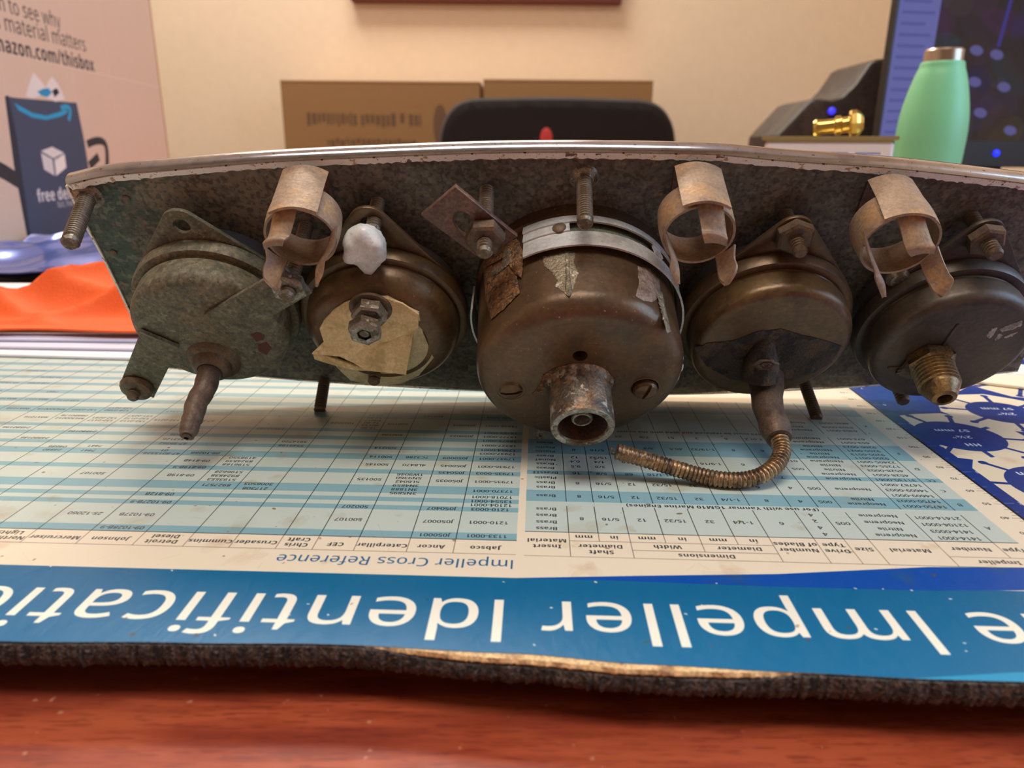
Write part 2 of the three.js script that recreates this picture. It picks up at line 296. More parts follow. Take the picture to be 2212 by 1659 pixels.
  const dp = (i, list) => { for (const [s, q] of list) text(s, dm(i), q, 2.6); };
  dp(0, [['A', 211], ['B', 227], ['C', 237.5], ['CC', 246], ['D', 256], ['F', 271], ['K', 301]]);
  dp(1, [['1414-0001', 204], ['1414-0003', 208.2], ['12104-0001', 212.6], ['21414-0001', 217], ['14750-0001', 225.2], ['14750-0003', 229], ['14609-0001', 233.2], ['14609-0003', 237.4], ['14787-0001', 241.8], ['31130-0061', 246], ['4528-0001', 250], ['4528-0003', 254], ['17255-0003', 258], ['22405-0001', 262], ['9200-0011', 265.6], ['9200-0013', 269.3], ['9200-0021', 273], ['9200-0023', 276.8], ['653-0001', 281.4], ['673-0001', 285.6], ['6303-0001', 295], ['6303-0003', 299], ['8840-0001', 304]]);
  dp(2, [['Neoprene', 205], ['Nitrile', 209], ['Neoprene', 213.2], ['Neoprene', 217.6], ['Neoprene', 226], ['Nitrile', 229.6], ['Neoprene', 237.4], ['Neoprene', 246], ['Neoprene', 250], ['Nitrile', 254], ['Nitrile', 258], ['Neoprene', 262], ['Neoprene', 265.6], ['Nitrile', 269.3], ['Neoprene', 273], ['Nitrile', 276.8], ['Neoprene', 281.4], ['Neoprene', 285.6], ['Neoprene', 295], ['Nitrile', 299], ['Neoprene', 304]]);
  dp(3, [['005', 212], ['005', 227], ['005', 237.4], ['005', 254], ['010', 261.5], ['6', 271]]);
  dp(4, [['4', 204.6], ['4', 208.8], ['2', 213], ['4', 217.2], ['4', 227], ['4', 237.4], ['7', 246], ['1 or 7', 254], ['6', 271], ['1 or 2', 283]]);
  dp(5, [['6', 211], ['8', 227], ['6', 237.4], ['8', 246], ['6', 257], ['8', 271], ['6', 283]]);
  dp(6, [['1-1/4', 211], ['1-1/4', 227], ['1-1/4', 237.4], ['2-11/16', 246], ['1-9/16', 257], ['1-19/32', 271], ['2', 283]]);
  dp(7, [['32', 211], ['32', 227], ['32', 237.4], ['68', 246], ['40', 257], ['40.5', 271], ['51', 283]]);
  dp(8, [['15/32', 211], ['15/32', 227], ['15/32', 237.4], ['1-1/16', 246], ['3/4', 257], ['3/4', 271], ['7/8', 283]]);
  dp(9, [['12', 211], ['12', 227], ['12', 237.4], ['68', 246], ['19', 257], ['19', 271], ['22', 283]]);
  dp(10, [['5/16', 211], ['5/16', 227], ['5/16', 237.4], ['5/8', 246], ['3/8', 252], ['1/4', 256.5], ['15/32', 260.6], ['5/16', 268], ['1/2', 283]]);
  dp(11, [['8', 211], ['8', 227], ['8', 237.4], ['16', 246], ['9.5', 252], ['6.4', 256.5], ['12', 260.6], ['8', 268], ['12.7', 283]]);
  dp(12, [['Brass', 204.2], ['Brass', 208.4], ['Brass', 212.8], ['Brass', 217.2], ['Brass', 227], ['Brass', 233.6], ['Brass', 237.4], ['Plastic', 241.6], ['Brass‡‡', 246], ['Brass', 250], ['Brass', 253.8], ['None†', 257.6], ['Brass', 261.4], ['Plastic', 266], ['Plastic', 270], ['Brass', 275]]);
  text('(For use with Yanmar 1GM10 Marine Engines)', -62, 221.1, 2.7, { bold: true });
  text('Model 1673 must be replaced and used with the newer 18673-0001', -62, 289, 2.5, { bold: true });
  // ruler and the sizes chart
  rect(-320, 190, -156.6, 470, NAVY);
  line(-156.4, 186, -156.4, 470, 0.9, '#0c0f16');
  for (let r = 10; r <= 260; r += 2) { const q = 178.3 + r, L = r % 10 === 0 ? 3.2 : r % 4 === 0 ? 1.3 : 2; line(-156.3, q, -156.3 + L, q, 0.16, '#3b2f2b'); if (r % 10 === 0) text(String(r), -156.3 + 5.4, q, 2.3); }
  for (let k = 0; k <= 40; k++) { const q = 178.3 + k * 6.35, L = k % 4 === 0 ? 3.4 : k % 2 === 0 ? 1.8 : 1; line(-156.9, q, -156.9 - L, q, 0.16, '#cfd6e6'); if (k % 4 === 0 && k) text(String(k / 4), -162.4, q, 2.4, { col: '#b8c4e2' }); }
  const impeller = (p, q, rh, ro, n, a0, words) => {
    const pts = []; for (let i = 0; i < 14; i++) { const a = (i / 14) * 2 * Math.PI, r = ro * (i % 2 ? 1 : 1.07); pts.push([p + r * Math.cos(a), q + r * Math.sin(a)]); }
    poly(pts, '#ecdcc0');
    c.fillStyle = NAVY; c.strokeStyle = NAVY; c.beginPath(); c.arc(p, q, rh, 0, 7); c.fill();
    for (let i = 0; i < n; i++) { const a = a0 + (i / n) * 2 * Math.PI, r = ro - 1.6, cx = p + r * Math.cos(a), cy = q + r * Math.sin(a); c.lineWidth = 1.9; c.beginPath(); c.moveTo(p, q); c.lineTo(cx, cy); c.stroke(); c.beginPath(); c.arc(cx, cy, 1.7, 0, 7); c.fill(); }
    words.forEach(([s, dq, em]) => text(s, p, q + dq, em, { col: '#dfe4ee', bold: em > 3.5 }));
  };
  c.save(); c.beginPath(); c.rect(-330, 190, 330 - 162.5, 300); c.clip();
  impeller(-176, 292, 17, 27, 9, 0.5, [['HH', -10, 4.2], ['2¼"', -1.5, 4.2], ['57 mm', 6, 4.2]]);
  impeller(-212, 323, 15, 26, 8, 0.2, [['2¼"', -2, 4.2], ['57 mm', 5, 4.2]]);
  impeller(-232, 276, 20, 31, 10, 0.1, [['57 mm', 12, 4.2], ['GG', -4, 4.2]]);
  impeller(-186, 243, 18, 28, 8, 0.9, [['1 19/32"', 3, 4.2], ['40.5 mm', 11, 4.6], ['F', -7, 4.2]]);
  impeller(-250, 372, 16, 30, 9, 0.4, [['3"', -1, 4], ['76 mm', 6, 4]]);
  impeller(-196, 372, 14, 22, 7, 0.8, [['51 mm', 4, 3.6]]);
  impeller(-275, 330, 16, 26, 9, 0, [['65 mm', 4, 4]]);
  impeller(-285, 415, 16, 25, 9, 0.3, [['65 mm', 4, 4]]);
  impeller(-236, 424, 12, 19, 7, 0.5, [['44 mm', 3, 3.4]]);
  impeller(-290, 240, 17, 27, 9, 0.2, [['57 mm', 4, 4]]);
  c.restore();
  line(-320, 401, -156, 401, 0.3, '#9fb0d8');
  // wear: stains, scratches and specks
  const r = rng(91);
  for (let i = 0; i < 500; i++) { const p = -300 + 600 * r(), q = 145 + 300 * r(), s = 0.15 + 0.5 * r() * r(); c.fillStyle = `rgba(${90 + 60 * r() | 0},${60 + 30 * r() | 0},35,${0.25 + 0.5 * r()})`; c.beginPath(); c.ellipse(p, q, s * (1 + r()), s, r() * 3, 0, 7); c.fill(); }
  for (let i = 0; i < 260; i++) { const p = -300 + 600 * r(), q = 178 + 250 * r(), s = 2 + 7 * r(); for (let k = 0; k < 6; k++) { c.fillStyle = `rgba(150,105,60,${0.02 + 0.03 * r()})`; c.beginPath(); c.ellipse(p + (r() - 0.5) * s, q + (r() - 0.5) * s * 0.6, s * (0.3 + 0.6 * r()), s * (0.15 + 0.3 * r()), r() * 3, 0, 7); c.fill(); } }
  for (let i = 0; i < 420; i++) { const p = -300 + 600 * r(), q = 148 + 260 * r(), a = r() * 7, L = 2 + 12 * r() * r(); c.strokeStyle = q < 176 ? `rgba(190,215,230,${0.08 + 0.16 * r()})` : `rgba(80,60,45,${0.08 + 0.2 * r()})`; c.lineWidth = 0.06 + 0.07 * r(); c.beginPath(); c.moveTo(p, q); c.quadraticCurveTo(p + L * Math.cos(a) / 2, q + L * Math.sin(a) / 2 + r() - 0.5, p + L * Math.cos(a), q + L * Math.sin(a)); c.stroke(); }
  for (let i = 0; i < 34; i++) { c.fillStyle = '#e9e6da'; c.beginPath(); c.ellipse(-200 + 400 * r(), r() < 0.5 ? 174.6 + 1.2 * r() : 146 + 28 * r(), 0.2 + 0.35 * r(), 0.15 + 0.15 * r(), r(), 0, 7); c.fill(); }
  for (const [p, q, w] of [[-29, 205, 6], [-42, 257, 5], [-118, 199, 5], [98, 233, 4], [60, 250, 8], [20, 240, 10], [-10, 195, 7]]) for (let k = 0; k < 14; k++) { c.fillStyle = 'rgba(150,100,50,0.05)'; c.beginPath(); c.ellipse(p + (r() - 0.5) * w, q + (r() - 0.5) * w * 0.5, 0.4 + r() * w * 0.3, 0.3 + r() * 1.2, r() * 3, 0, 7); c.fill(); }
}
{
  const Zb = -0.455, EDGE = [[-0.33, -0.1425], [-0.1236, -0.1432], [-0.0805, -0.1446], [-0.048, -0.1456], [-0.004, -0.1442], [0.0268, -0.1417], [0.0575, -0.1405], [0.0873, -0.1395], [0.1088, -0.1395], [0.32, -0.141]];
  const edge = (x) => { let i = 0; while (i < EDGE.length - 2 && EDGE[i + 1][0] < x) i++; const [x0, z0] = EDGE[i], [x1, z1] = EDGE[i + 1], t = Math.min(1, Math.max(0, (x - x0) / (x1 - x0))); return z0 + (z1 - z0) * (t * t * (3 - 2 * t)); };
  const tiles = [[-0.32, -0.13, 1024], [-0.13, 0, 1536], [0, 0.13, 1536], [0.13, 0.312, 1024]], q0 = 138, q1 = 456, geos = [], mats = [];
  const rr = rng(5);
  for (const [x0, x1, w] of tiles) {
    const cv = document.createElement('canvas'); cv.width = w; cv.height = 2048;
    const c = cv.getContext('2d'), p0 = -x1 * 1000, p1 = -x0 * 1000;
    c.scale(w / (p1 - p0), 2048 / (q1 - q0)); c.translate(-p0, -q0);
    drawPage(c);
    const t = new THREE.CanvasTexture(cv); t.colorSpace = THREE.SRGBColorSpace;
    mats.push(new THREE.MeshPhysicalMaterial({ map: t, roughness: 0.4, roughnessMap: scaled(ROUGHV, 6), bumpMap: scaled(GRAIN, 2), bumpScale: 0.00008 }));
    const n = 40, pos = [], uv = [], idx = [];
    for (let i = 0; i <= n; i++) { const x = x0 + (x1 - x0) * i / n; for (const z of [edge(x), Zb]) { pos.push(x, 0, z); uv.push((-x * 1000 - p0) / (p1 - p0), 1 - (-z * 1000 - q0) / (q1 - q0)); } }
    for (let i = 0; i < n; i++) { const a = i * 2; idx.push(a, a + 2, a + 3, a, a + 3, a + 1); }
    const g = new THREE.BufferGeometry(); g.setAttribute('position', new THREE.Float32BufferAttribute(pos, 3)); g.setAttribute('uv', new THREE.Float32BufferAttribute(uv, 2)); g.setIndex(idx); g.computeVertexNormals();
    geos.push(g.toNonIndexed());
  }
  const sheetGeo = mergeGeometries(geos, true);
  part('printed_sheet', sheetGeo, mats, mat, 'glossy sheet printed with part number tables');
  // cream board core, showing where the laminate has worn back, and the dark fuzzy backing
  const slab = (y0, y1f, inset, rough, seed) => {
    const n = 1100, P = [], r = rng(seed), top = [], bot = [];
    for (let i = 0; i <= n; i++) { const x = -0.32 + 0.632 * i / n, z = edge(x) + inset(x) + rough * (r() - 0.5); top.push(V(x, y1f(x), z)); bot.push(V(x, y0 + rough * (r() - 0.5), z - rough * r())); }
    const q = (a, b, c, d) => P.push(a, b, c, a, c, d), back = (p) => V(p.x, p.y, Zb + 0.001);
    for (let i = 0; i < n; i++) {
      const m1 = top[i].clone().lerp(bot[i], 0.5), m2 = top[i + 1].clone().lerp(bot[i + 1], 0.5); m1.z += rough * 0.8 + 0.0003; m2.z += rough * 0.8 + 0.0003;
      q(top[i], m1, m2, top[i + 1]); q(m1, bot[i], bot[i + 1], m2); q(bot[i], back(bot[i]), back(bot[i + 1]), bot[i + 1]); q(back(top[i]), top[i], top[i + 1], back(top[i + 1]));
      q(back(bot[i]), back(top[i]), back(top[i + 1]), back(bot[i + 1]));
    }
    for (const i of [0, n]) q(top[i], bot[i], back(bot[i]), back(top[i]));
    return crease(new THREE.BufferGeometry().setFromPoints(P), 0.9);
  };
  const worn = (x) => 0.0024 * Math.exp(-(((x - 0.012) / 0.04) ** 4));
  part('board_core', slab(-0.0019, () => -0.00015, (x) => worn(x) - 0.0006, 0.0003, 6), patina(640, [205, 172, 128], [[[150, 115, 80], 8, 0.5, 0.2]], [], 0.05, { metal: 0, rough: 0.9, bump: 0.0006 }), mat, 'cream board layer under the print');
  part('felt_backing', slab(-0.0062, (x) => -0.0005 - 0.0014 * sst(0.05, 0.6, worn(x) / 0.0024), (x) => 0.0006 + worn(x) * 0.8, 0.0007, 8), patina(650, [58, 50, 46], [[[92, 82, 76], 40, 0.5, 0.15], [[30, 26, 25], 24, 0.55, 0.1]], [], 0.03, { metal: 0, rough: 1, bump: 0.0012 }), mat, 'dark fuzzy backing');
  part('rubber_foot', box(0.6, -0.0062 - TABLE_Y, 0.24, 0, (TABLE_Y - 0.0062) / 2, -0.315), plain(0x171514, 0.9), mat);
}

// ---------------------------------------------------------------- the instrument panel, seen from behind: x to the right, y up the plate, z out of its back
const ALPHA = THREE.MathUtils.degToRad(33), PYAW = THREE.MathUtils.degToRad(0.5), PS = 0.95;
const pr = V(Math.cos(PYAW), 0, -Math.sin(PYAW)), pf = V(Math.sin(PYAW), 0, Math.cos(PYAW));
const pn = pf.clone().multiplyScalar(Math.cos(ALPHA)).add(V(0, -Math.sin(ALPHA), 0)), pu = V(0, Math.cos(ALPHA), 0).addScaledVector(pf, Math.sin(ALPHA));
const TACH0 = onY(1251, 789, 0.031 * Math.cos(THREE.MathUtils.degToRad(31)) + 0.0075);
const TACH = camera.position.clone().addScaledVector(TACH0.clone().sub(camera.position), PS), PO = TACH.clone().addScaledVector(pn, -0.045 * PS);
const panel = thing('instrument_panel', 'rusty instrument panel standing face away, its five round gauge backs showing', 'instrument panel', PO);
panel.quaternion.setFromRotationMatrix(new THREE.Matrix4().makeBasis(pr, pu, pn));
panel.updateMatrixWorld(true);
const toPanel = panel.matrixWorld.clone().invert();
const lp = (w) => w.clone().applyMatrix4(toPanel);                               // world to panel
const pl = (px, py, z) => lp(hit(px, py, PO.clone().addScaledVector(pn, z), pn)); // a pixel's direction met with the plane z of the panel
const eye = lp(camera.position);
const dirL = (px, py) => ray(px, py).transformDirection(toPanel);
function solveZ(px, py, y, a = 0, b = 0.12) { let lo = a, hi = b; for (let i = 0; i < 50; i++) { const m = (lo + hi) / 2; pl(px, py, m).y < y ? (lo = m) : (hi = m); } return (lo + hi) / 2; }
function onCyl(px, py, cx, cy, R) {       // first meeting with a cylinder about the panel's z direction
  const d = dirL(px, py), ox = eye.x - cx, oy = eye.y - cy, A = d.x * d.x + d.y * d.y, B = 2 * (ox * d.x + oy * d.y), C = ox * ox + oy * oy - R * R, q = B * B - 4 * A * C;
  const t = (-B - Math.sqrt(Math.max(0, q))) / (2 * A);
  return V(eye.x + d.x * t, eye.y + d.y * t, eye.z + d.z * t);
}
// a thin irregular patch lying on a surface: pixel outline, a map from pixel and lift to a point
function patch(outline, at, h, seed = 1, rings = 6) {
  const c = outline.reduce((s, p) => [s[0] + p[0] / outline.length, s[1] + p[1] / outline.length], [0, 0]), r = rng(seed), fine = [];
  outline.forEach((p, i) => { const q = outline[(i + 1) % outline.length], n = Math.max(2, Math.round(Math.hypot(q[0] - p[0], q[1] - p[1]) / 4)); for (let k = 0; k < n; k++) fine.push([p[0] + (q[0] - p[0]) * k / n + (r() - 0.5) * 2.2, p[1] + (q[1] - p[1]) * k / n + (r() - 0.5) * 2.2]); });
  const P = [], row = (t, hh) => fine.map(([x, y]) => at(c[0] + (x - c[0]) * t, c[1] + (y - c[1]) * t, hh));
  const rows = [row(1, -0.0003)]; for (let k = 0; k < rings; k++) { const t = 1 - (k / rings); rows.push(row(t, h * (0.55 + 0.45 * Math.min(1, k)) * (0.8 + 0.4 * r()))); }
  const mid = at(c[0], c[1], h);
  for (let k = 0; k < rows.length - 1; k++) for (let i = 0; i < fine.length; i++) { const j = (i + 1) % fine.length; P.push(rows[k][i], rows[k + 1][i], rows[k + 1][j], rows[k][i], rows[k + 1][j], rows[k][j]); }
  const L = rows[rows.length - 1]; for (let i = 0; i < fine.length; i++) P.push(L[i], mid, L[(i + 1) % fine.length]);
  return crease(new THREE.BufferGeometry().setFromPoints(P), 0.8);
}
const onFace = (z) => (px, py, h) => pl(px, py, z + h);
const onTach = (px, py, h) => onCyl(px, py, 0, 0, TR + h);

// materials
const brownMat = patina(1000, [90, 69, 49], [[[108, 75, 46], 5, 0.45, 0.4, 0.8], [[74, 59, 45], 6, 0.45, 0.4, 0.8]], [[[190, 165, 135], 150, 0.87, 0.7]], 0.09, { metal: 0.4, rough: 0.42, bump: 0.00012, grain: 0.25 });
const bronzeMat = patina(1100, [92, 72, 50], [[[112, 86, 54], 5, 0.48, 0.3, 0.8], [[66, 52, 41], 6, 0.52, 0.26, 0.8]], [[[150, 130, 105], 150, 0.88, 0.6]], 0.09, { metal: 0.4, rough: 0.44, bump: 0.00012, grain: 0.25 });
const duskMat = patina(1150, [72, 62, 53], [[[86, 72, 57], 5, 0.5, 0.3, 0.8], [[56, 48, 43], 6, 0.52, 0.26, 0.8]], [[[140, 125, 105], 150, 0.88, 0.5]], 0.09, { metal: 0.35, rough: 0.55, bump: 0.00012, grain: 0.25 });
const greenMat = patina(1200, [98, 93, 76], [[[116, 100, 76], 5, 0.45, 0.4, 0.8], [[82, 80, 66], 30, 0.4, 0.4, 0.9], [[118, 118, 100], 48, 0.45, 0.35, 0.7]], [[[150, 150, 130], 120, 0.8, 0.5], [[55, 52, 42], 110, 0.8, 0.6]], 0.08, { metal: 0.15, rough: 0.75, bump: 0.0004 });
const clipMat = patina(1300, [144, 121, 100], [[[164, 130, 94], 6, 0.46, 0.3, 0.85], [[122, 102, 88], 7, 0.5, 0.3, 0.8]], [[[104, 78, 60], 110, 0.82, 0.5]], 0.05, { metal: 0.25, rough: 0.68, bump: 0.0002, grain: 0.28 });
const steelMat = patina(1400, [128, 120, 108], [[[92, 78, 62], 8, 0.52, 0.14], [[160, 154, 144], 12, 0.58, 0.12]], [[[70, 50, 36], 90, 0.75, 0, 0.8]], 0.04, { metal: 0.6, rough: 0.5, bump: 0.00015 });
const rustBolt = patina(1450, [94, 78, 63], [[[108, 84, 62], 8, 0.48, 0.3], [[70, 58, 49], 10, 0.5, 0.3]], [], 0.03, { metal: 0.4, rough: 0.6, bump: 0.00012, grain: 0.35 });
const bandMat = patina(1500, [196, 195, 194], [[[172, 169, 166], 6, 0.5, 0.3]], [[[52, 44, 36], 84, 0.72, 0, 0.9]], 0.06, { metal: 0.4, rough: 0.5, bump: 0.00015, grain: 0.2 });
const copperMat = patina(1600, [90, 72, 60], [[[106, 82, 66], 7, 0.48, 0.3], [[70, 57, 50], 8, 0.5, 0.3]], [[[140, 130, 120], 80, 0.84, 0.5]], 0.04, { metal: 0.3, rough: 0.66, bump: 0.00018, grain: 0.35 });
const solderMat = patina(1700, [132, 120, 100], [[[110, 100, 84], 10, 0.5, 0.14], [[176, 168, 152], 14, 0.6, 0.1]], [], 0.03, { metal: 0.5, rough: 0.6, bump: 0.0006 });
const brassMat = patina(1800, [108, 86, 56], [[[130, 102, 64], 8, 0.5, 0.25], [[76, 62, 46], 7, 0.52, 0.2]], [], 0.04, { metal: 0.55, rough: 0.48, bump: 0.00015 });
const sealMat = patina(1900, [56, 46, 38], [[[76, 58, 42], 9, 0.54, 0.12], [[34, 29, 27], 7, 0.54, 0.1]], [], 0.04, { metal: 0, rough: 0.85, bump: 0.0008 });
const cardMat = patina(2000, [208, 180, 134], [[[186, 156, 110], 6, 0.5, 0.25], [[220, 194, 150], 10, 0.55, 0.2]], [], 0.05, { metal: 0, rough: 0.9, bump: 0.0001, grain: 0.2 });
const bracketMat = patina(2100, [92, 70, 60], [[[108, 78, 62], 6, 0.48, 0.3], [[76, 58, 52], 6, 0.5, 0.3]], [[[140, 120, 108], 120, 0.84, 0, 0.6]], 0.06, { metal: 0.4, rough: 0.52, bump: 0.00015 });
const chromeMat = patina(2200, [184, 185, 194], [[[164, 163, 170], 4, 0.45, 0.3]], [[[110, 88, 66], 60, 0.84, 0.7]], 0.06, { metal: 1, rough: 0.2, bump: 0.00001, grain: 0.06 });
const hemMat = patina(2250, [236, 230, 218], [[[176, 150, 118], 14, 0.63, 0.05], [[104, 86, 70], 10, 0.69, 0.03]], [[[110, 86, 62], 70, 0.8, 0.7]], 0.05, { metal: 0, rough: 0.6, bump: 0.0003, grain: 0.2 });
const gooMat = patina(2300, [206, 206, 204], [[[184, 182, 178], 6, 0.5, 0.3]], [], 0.03, { metal: 0, rough: 0.38, bump: 0.00008, grain: 0.15 });
const glassGrey = plain(0x8d8f96, 0.4, 0.6);
const rustDust = patina(2400, [104, 72, 44], [[[140, 100, 62], 30, 0.52, 0.12], [[66, 46, 32], 22, 0.55, 0.12]], [[[190, 160, 120], 160, 0.84, 0, 0.7]], 0.03, { metal: 0, rough: 0.95, bump: 0.0008 });

// plate: dark weathered sheet with verdigris and bare patches
const PX0 = -0.2, PX1 = 0.21, PY0 = -0.075, PY1 = 0.075;
const plateTex = tex(2048, 768, (u, v) => {
  const x = PX0 + (PX1 - PX0) * u, y = PY0 + (PY1 - PY0) * v;
  const n1 = fbm(u, v * 0.37, 9, 6, 3001), n2 = fbm(u, v * 0.37, 22, 5, 3011), n3 = fbm(u, v * 0.37, 330, 2, 3021), n4 = fbm(u, v * 0.37, 14, 5, 3031), n5 = fbm(u, v * 0.37, 150, 3, 3041);
  const n6 = fbm(u, v * 0.37, 40, 5, 3061);
  let c = mixc([92, 90, 81], [82, 80, 72], sst(0.3, 0.75, n1));
  const fine = 0.76 + 0.86 * (0.6 * fbm(u, v * 0.37, 260, 3, 3071) + 0.4 * n5);                       // fine grain of the corroded sheet
  c = [c[0] * fine, c[1] * fine, c[2] * fine];
  c = mixc(c, [92, 72, 56], 0.36 * sst(0.3, 0.95, n4 + 0.25 * sst(0.02, 0.14, x) - 0.04));           // brown stain, mostly to the right
  c = mixc(c, [136, 122, 100], 0.7 * sst(-0.05, -0.12, x) * sst(0.46, 0.6, 0.25 * n2 + 0.35 * n6 + 0.4 * n5 + 0.05 * sst(-0.01, 0.04, y)));   // bare tan areas
  c = mixc(c, [54, 78, 68], 0.75 * sst(-0.05, -0.12, x) * sst(0.55, 0.65, 0.7 * n4 + 0.3 * n5 + 0.12 * Math.exp(-(((y - 0.05) / 0.006) ** 2)) + 0.1 * Math.exp(-(((x + 0.172) / 0.01) ** 2)) - 0.04));   // verdigris
  c = mixc(c, [50, 46, 40], 0.45 * sst(0.5, 0.72, n3));
  c = mixc(c, [150, 142, 122], 0.4 * sst(0.64, 0.7, fbm(u, v * 0.37, 200, 2, 3051)));
  return c;
});
const plateMat = new THREE.MeshPhysicalMaterial({ map: plateTex, roughness: 0.7, metalness: 0.2, roughnessMap: scaled(ROUGHV, 5), bumpMap: scaled(GRAIN, 4), bumpScale: 0.00035 });
plateTex.wrapS = plateTex.wrapT = THREE.ClampToEdgeWrapping;
const TOP_PX = [[150, 384], [230, 366], [380, 352], [560, 337], [821, 324], [1047, 316], [1228, 314], [1450, 317], [1550, 320], [1691, 333], [1932, 350], [2212, 382], [2330, 398], [2420, 416]].map(([x, y]) => [x, y + 8]);
const topEdge = new THREE.CatmullRomCurve3(TOP_PX.map(([x, y]) => pl(x, y, 0)), false, 'centripetal');
const BOT_PX = [[350, 792], [560, 812], [693, 823], [1027, 842], [1250, 848], [1474, 850], [1860, 833], [2060, 815], [2200, 800]];
const SIDE_PX = [[148, 400], [186, 480], [232, 566], [292, 690], [322, 752]];
{
  const outline = [...topEdge.getPoints(60), V(0.196, -0.02, 0), ...BOT_PX.slice().reverse().map(([x, y]) => pl(x, y, 0)), ...SIDE_PX.slice().reverse().map(([x, y]) => pl(x, y, 0))];
  const g = extrude(outline, -0.0014, 0, 0.0002), p = g.attributes.position, uv = g.attributes.uv;
  for (let i = 0; i < p.count; i++) uv.setXY(i, (p.getX(i) - PX0) / (PX1 - PX0), (p.getY(i) - PY0) / (PY1 - PY0));
  const plate = part('plate', g, plateMat, panel, 'dark weathered back plate with green and tan stains');
  // chrome lip rolled over the top edge, its hem turned down behind the plate
  const prof = [[-0.004, -0.0045], [-0.0006, -0.0045], [0.0011, -0.0032], [0.0016, -0.001], [0.0012, 0.001], [0.0002, 0.002]];
  const roll = new THREE.CatmullRomCurve3(prof.map(([y, z]) => V(0, y, z)), false, 'centripetal');
  part('chrome_lip', sheet((u, v) => { const a = topEdge.getPointAt(u), t = topEdge.getTangentAt(u), q = roll.getPoint(v); return a.add(V(-t.y, t.x, 0).multiplyScalar(q.y)).add(V(0, 0, q.z)); }, 120, 10, 0.0006, 0.9), chromeMat, plate, 'bright worn chrome lip');
  const r = rng(12), jag = Array.from({ length: 260 }, () => r());
  part('lip_hem', sheet((u, v) => { const k = u * 258, i = Math.floor(k), j = jag[i] + (jag[i + 1] - jag[i]) * (k - i); const a = topEdge.getPointAt(u), t = topEdge.getTangentAt(u); return a.add(V(-t.y, t.x, 0).multiplyScalar(-0.0002 - v * (0.0021 + 0.0007 * j))).add(V(0, 0, 0.0019 - 0.0007 * v)); }, 258, 2, 0.0005, 0.9), hemMat, plate, 'flaking pale hem of the lip');
  const side = new THREE.CatmullRomCurve3(SIDE_PX.map(([x, y]) => pl(x, y, 0)), false, 'centripetal');
  part('edge_strip', sheet((u, v) => side.getPointAt(u).add(V(-0.0005, 0, -0.004 + 0.0046 * v)), 30, 2, 0.0008), hemMat, plate, 'pale worn edge');
  // a rolled front flange along the bottom
  const bot = new THREE.CatmullRomCurve3(BOT_PX.map(([x, y]) => pl(x, y, 0)), false, 'centripetal');
  part('bottom_flange', sheet((u, v) => bot.getPointAt(u).add(V(0, -0.0004, -0.005 + 0.0052 * v)), 60, 2, 0.0008), hemMat, plate);
  for (const [x, y] of [[273, 428], [245, 545]]) part('rivet', lathe([[0.0014, -0.0002], [0.0013, 0.0003], [0.0007, 0.0006], [0, 0.0007]], 16).translate(...pl(x, y, 0).toArray()), rustBolt, plate);
}

// studs welded to the plate
function stud(base, tip, r, weld = true, mat = steelMat, label) {
  const s = part('threaded_stud', thread(base, tip, r), mat, panel, label);
  if (weld) part('weld_bead', lathe([[r * 1.9, 0], [r * 1.7, 0.0008], [r * 1.2, 0.0016], [r, 0.0022]], 20).translate(base.x, base.y, 0), steelMat, s);
  return s;
}
stud(pl(190, 424, 0), pl(151, 527, 0.029), 0.0029, true, steelMat, 'grey threaded stud at the corner');
stud(pl(1262, 384, 0), pl(1264, 484, 0.0265), 0.0027);
for (const [px, py] of [[690, 889], [1766, 906]]) { const t = lp(onY(px, py, 0.0002)); stud(V(t.x - 0.0006, t.y, 0), t, 0.0026, false, rustBolt); }

// ---------------------------------------------------------------- small gauges
const GZ = { ear: 0.0105, ring: 0.0168, cap: 0.0246, face: 0.0284 };
function smallGauge(capPx, earPx, mat, label, opt = {}) {
  const c = pl(capPx[0], capPx[1], GZ.cap), R = opt.R ?? 0.0281, RR = opt.RR ?? 0.0308, o = opt.round ?? 0.0042;
  const prof = [[RR - 0.001, 0.0108], [RR, 0.0114], [RR, 0.0146], [RR - 0.0006, 0.0164], [RR - 0.0018, GZ.ring], [R - 0.0004, 0.0166], [R - 0.0008, 0.0172], [R - 0.0002, 0.0178], [R, 0.0184], [R, GZ.face - o]];
  for (let i = 1; i <= 8; i++) { const a = (i / 8) * Math.PI / 2; prof.push([R - o + o * Math.cos(a), GZ.face - o + o * Math.sin(a)]); }
  for (const q of opt.dish ?? []) prof.push(q);
  prof.push([0, opt.dish ? opt.dish[opt.dish.length - 1][1] : GZ.face]);
  const g = part('gauge', lathe(prof, 96, 0.55).translate(c.x, c.y, 0), mat, panel, label);
  part('sleeve', lathe([[R - 0.001, 0.0002], [R - 0.001, 0.0104]], 64).translate(c.x, c.y, 0), glassGrey, g, 'grey metal sleeve');
  if (earPx) {
    const e = pl(earPx[0], earPx[1], GZ.ear), d = Math.hypot(e.x - c.x, e.y - c.y), r = 0.0068, th = Math.atan2(e.y - c.y, e.x - c.x), k = Math.acos((RR - r) / d), pts = [];
    for (let i = 0; i <= 10; i++) { const a = th + k - (2 * k * i) / 10; pts.push([e.x + r * Math.cos(a), e.y + r * Math.sin(a)]); }
    for (let i = 0; i <= 40; i++) { const a = th - k - ((2 * Math.PI - 2 * k) * i) / 40; pts.push([c.x + (RR - 0.0002) * Math.cos(a), c.y + (RR - 0.0002) * Math.sin(a)]); }
    const hole = circlePts(e.x, e.y, opt.hole ?? 0.0029, 24);
    part('ear_flange', extrude(pts.reverse(), GZ.ear - 0.0012, GZ.ear + 0.0004, 0.0003, [hole]), opt.earMat ?? mat, g);
    g.userData.ear = e;
  }
  g.userData.c = c;
  return g;
}
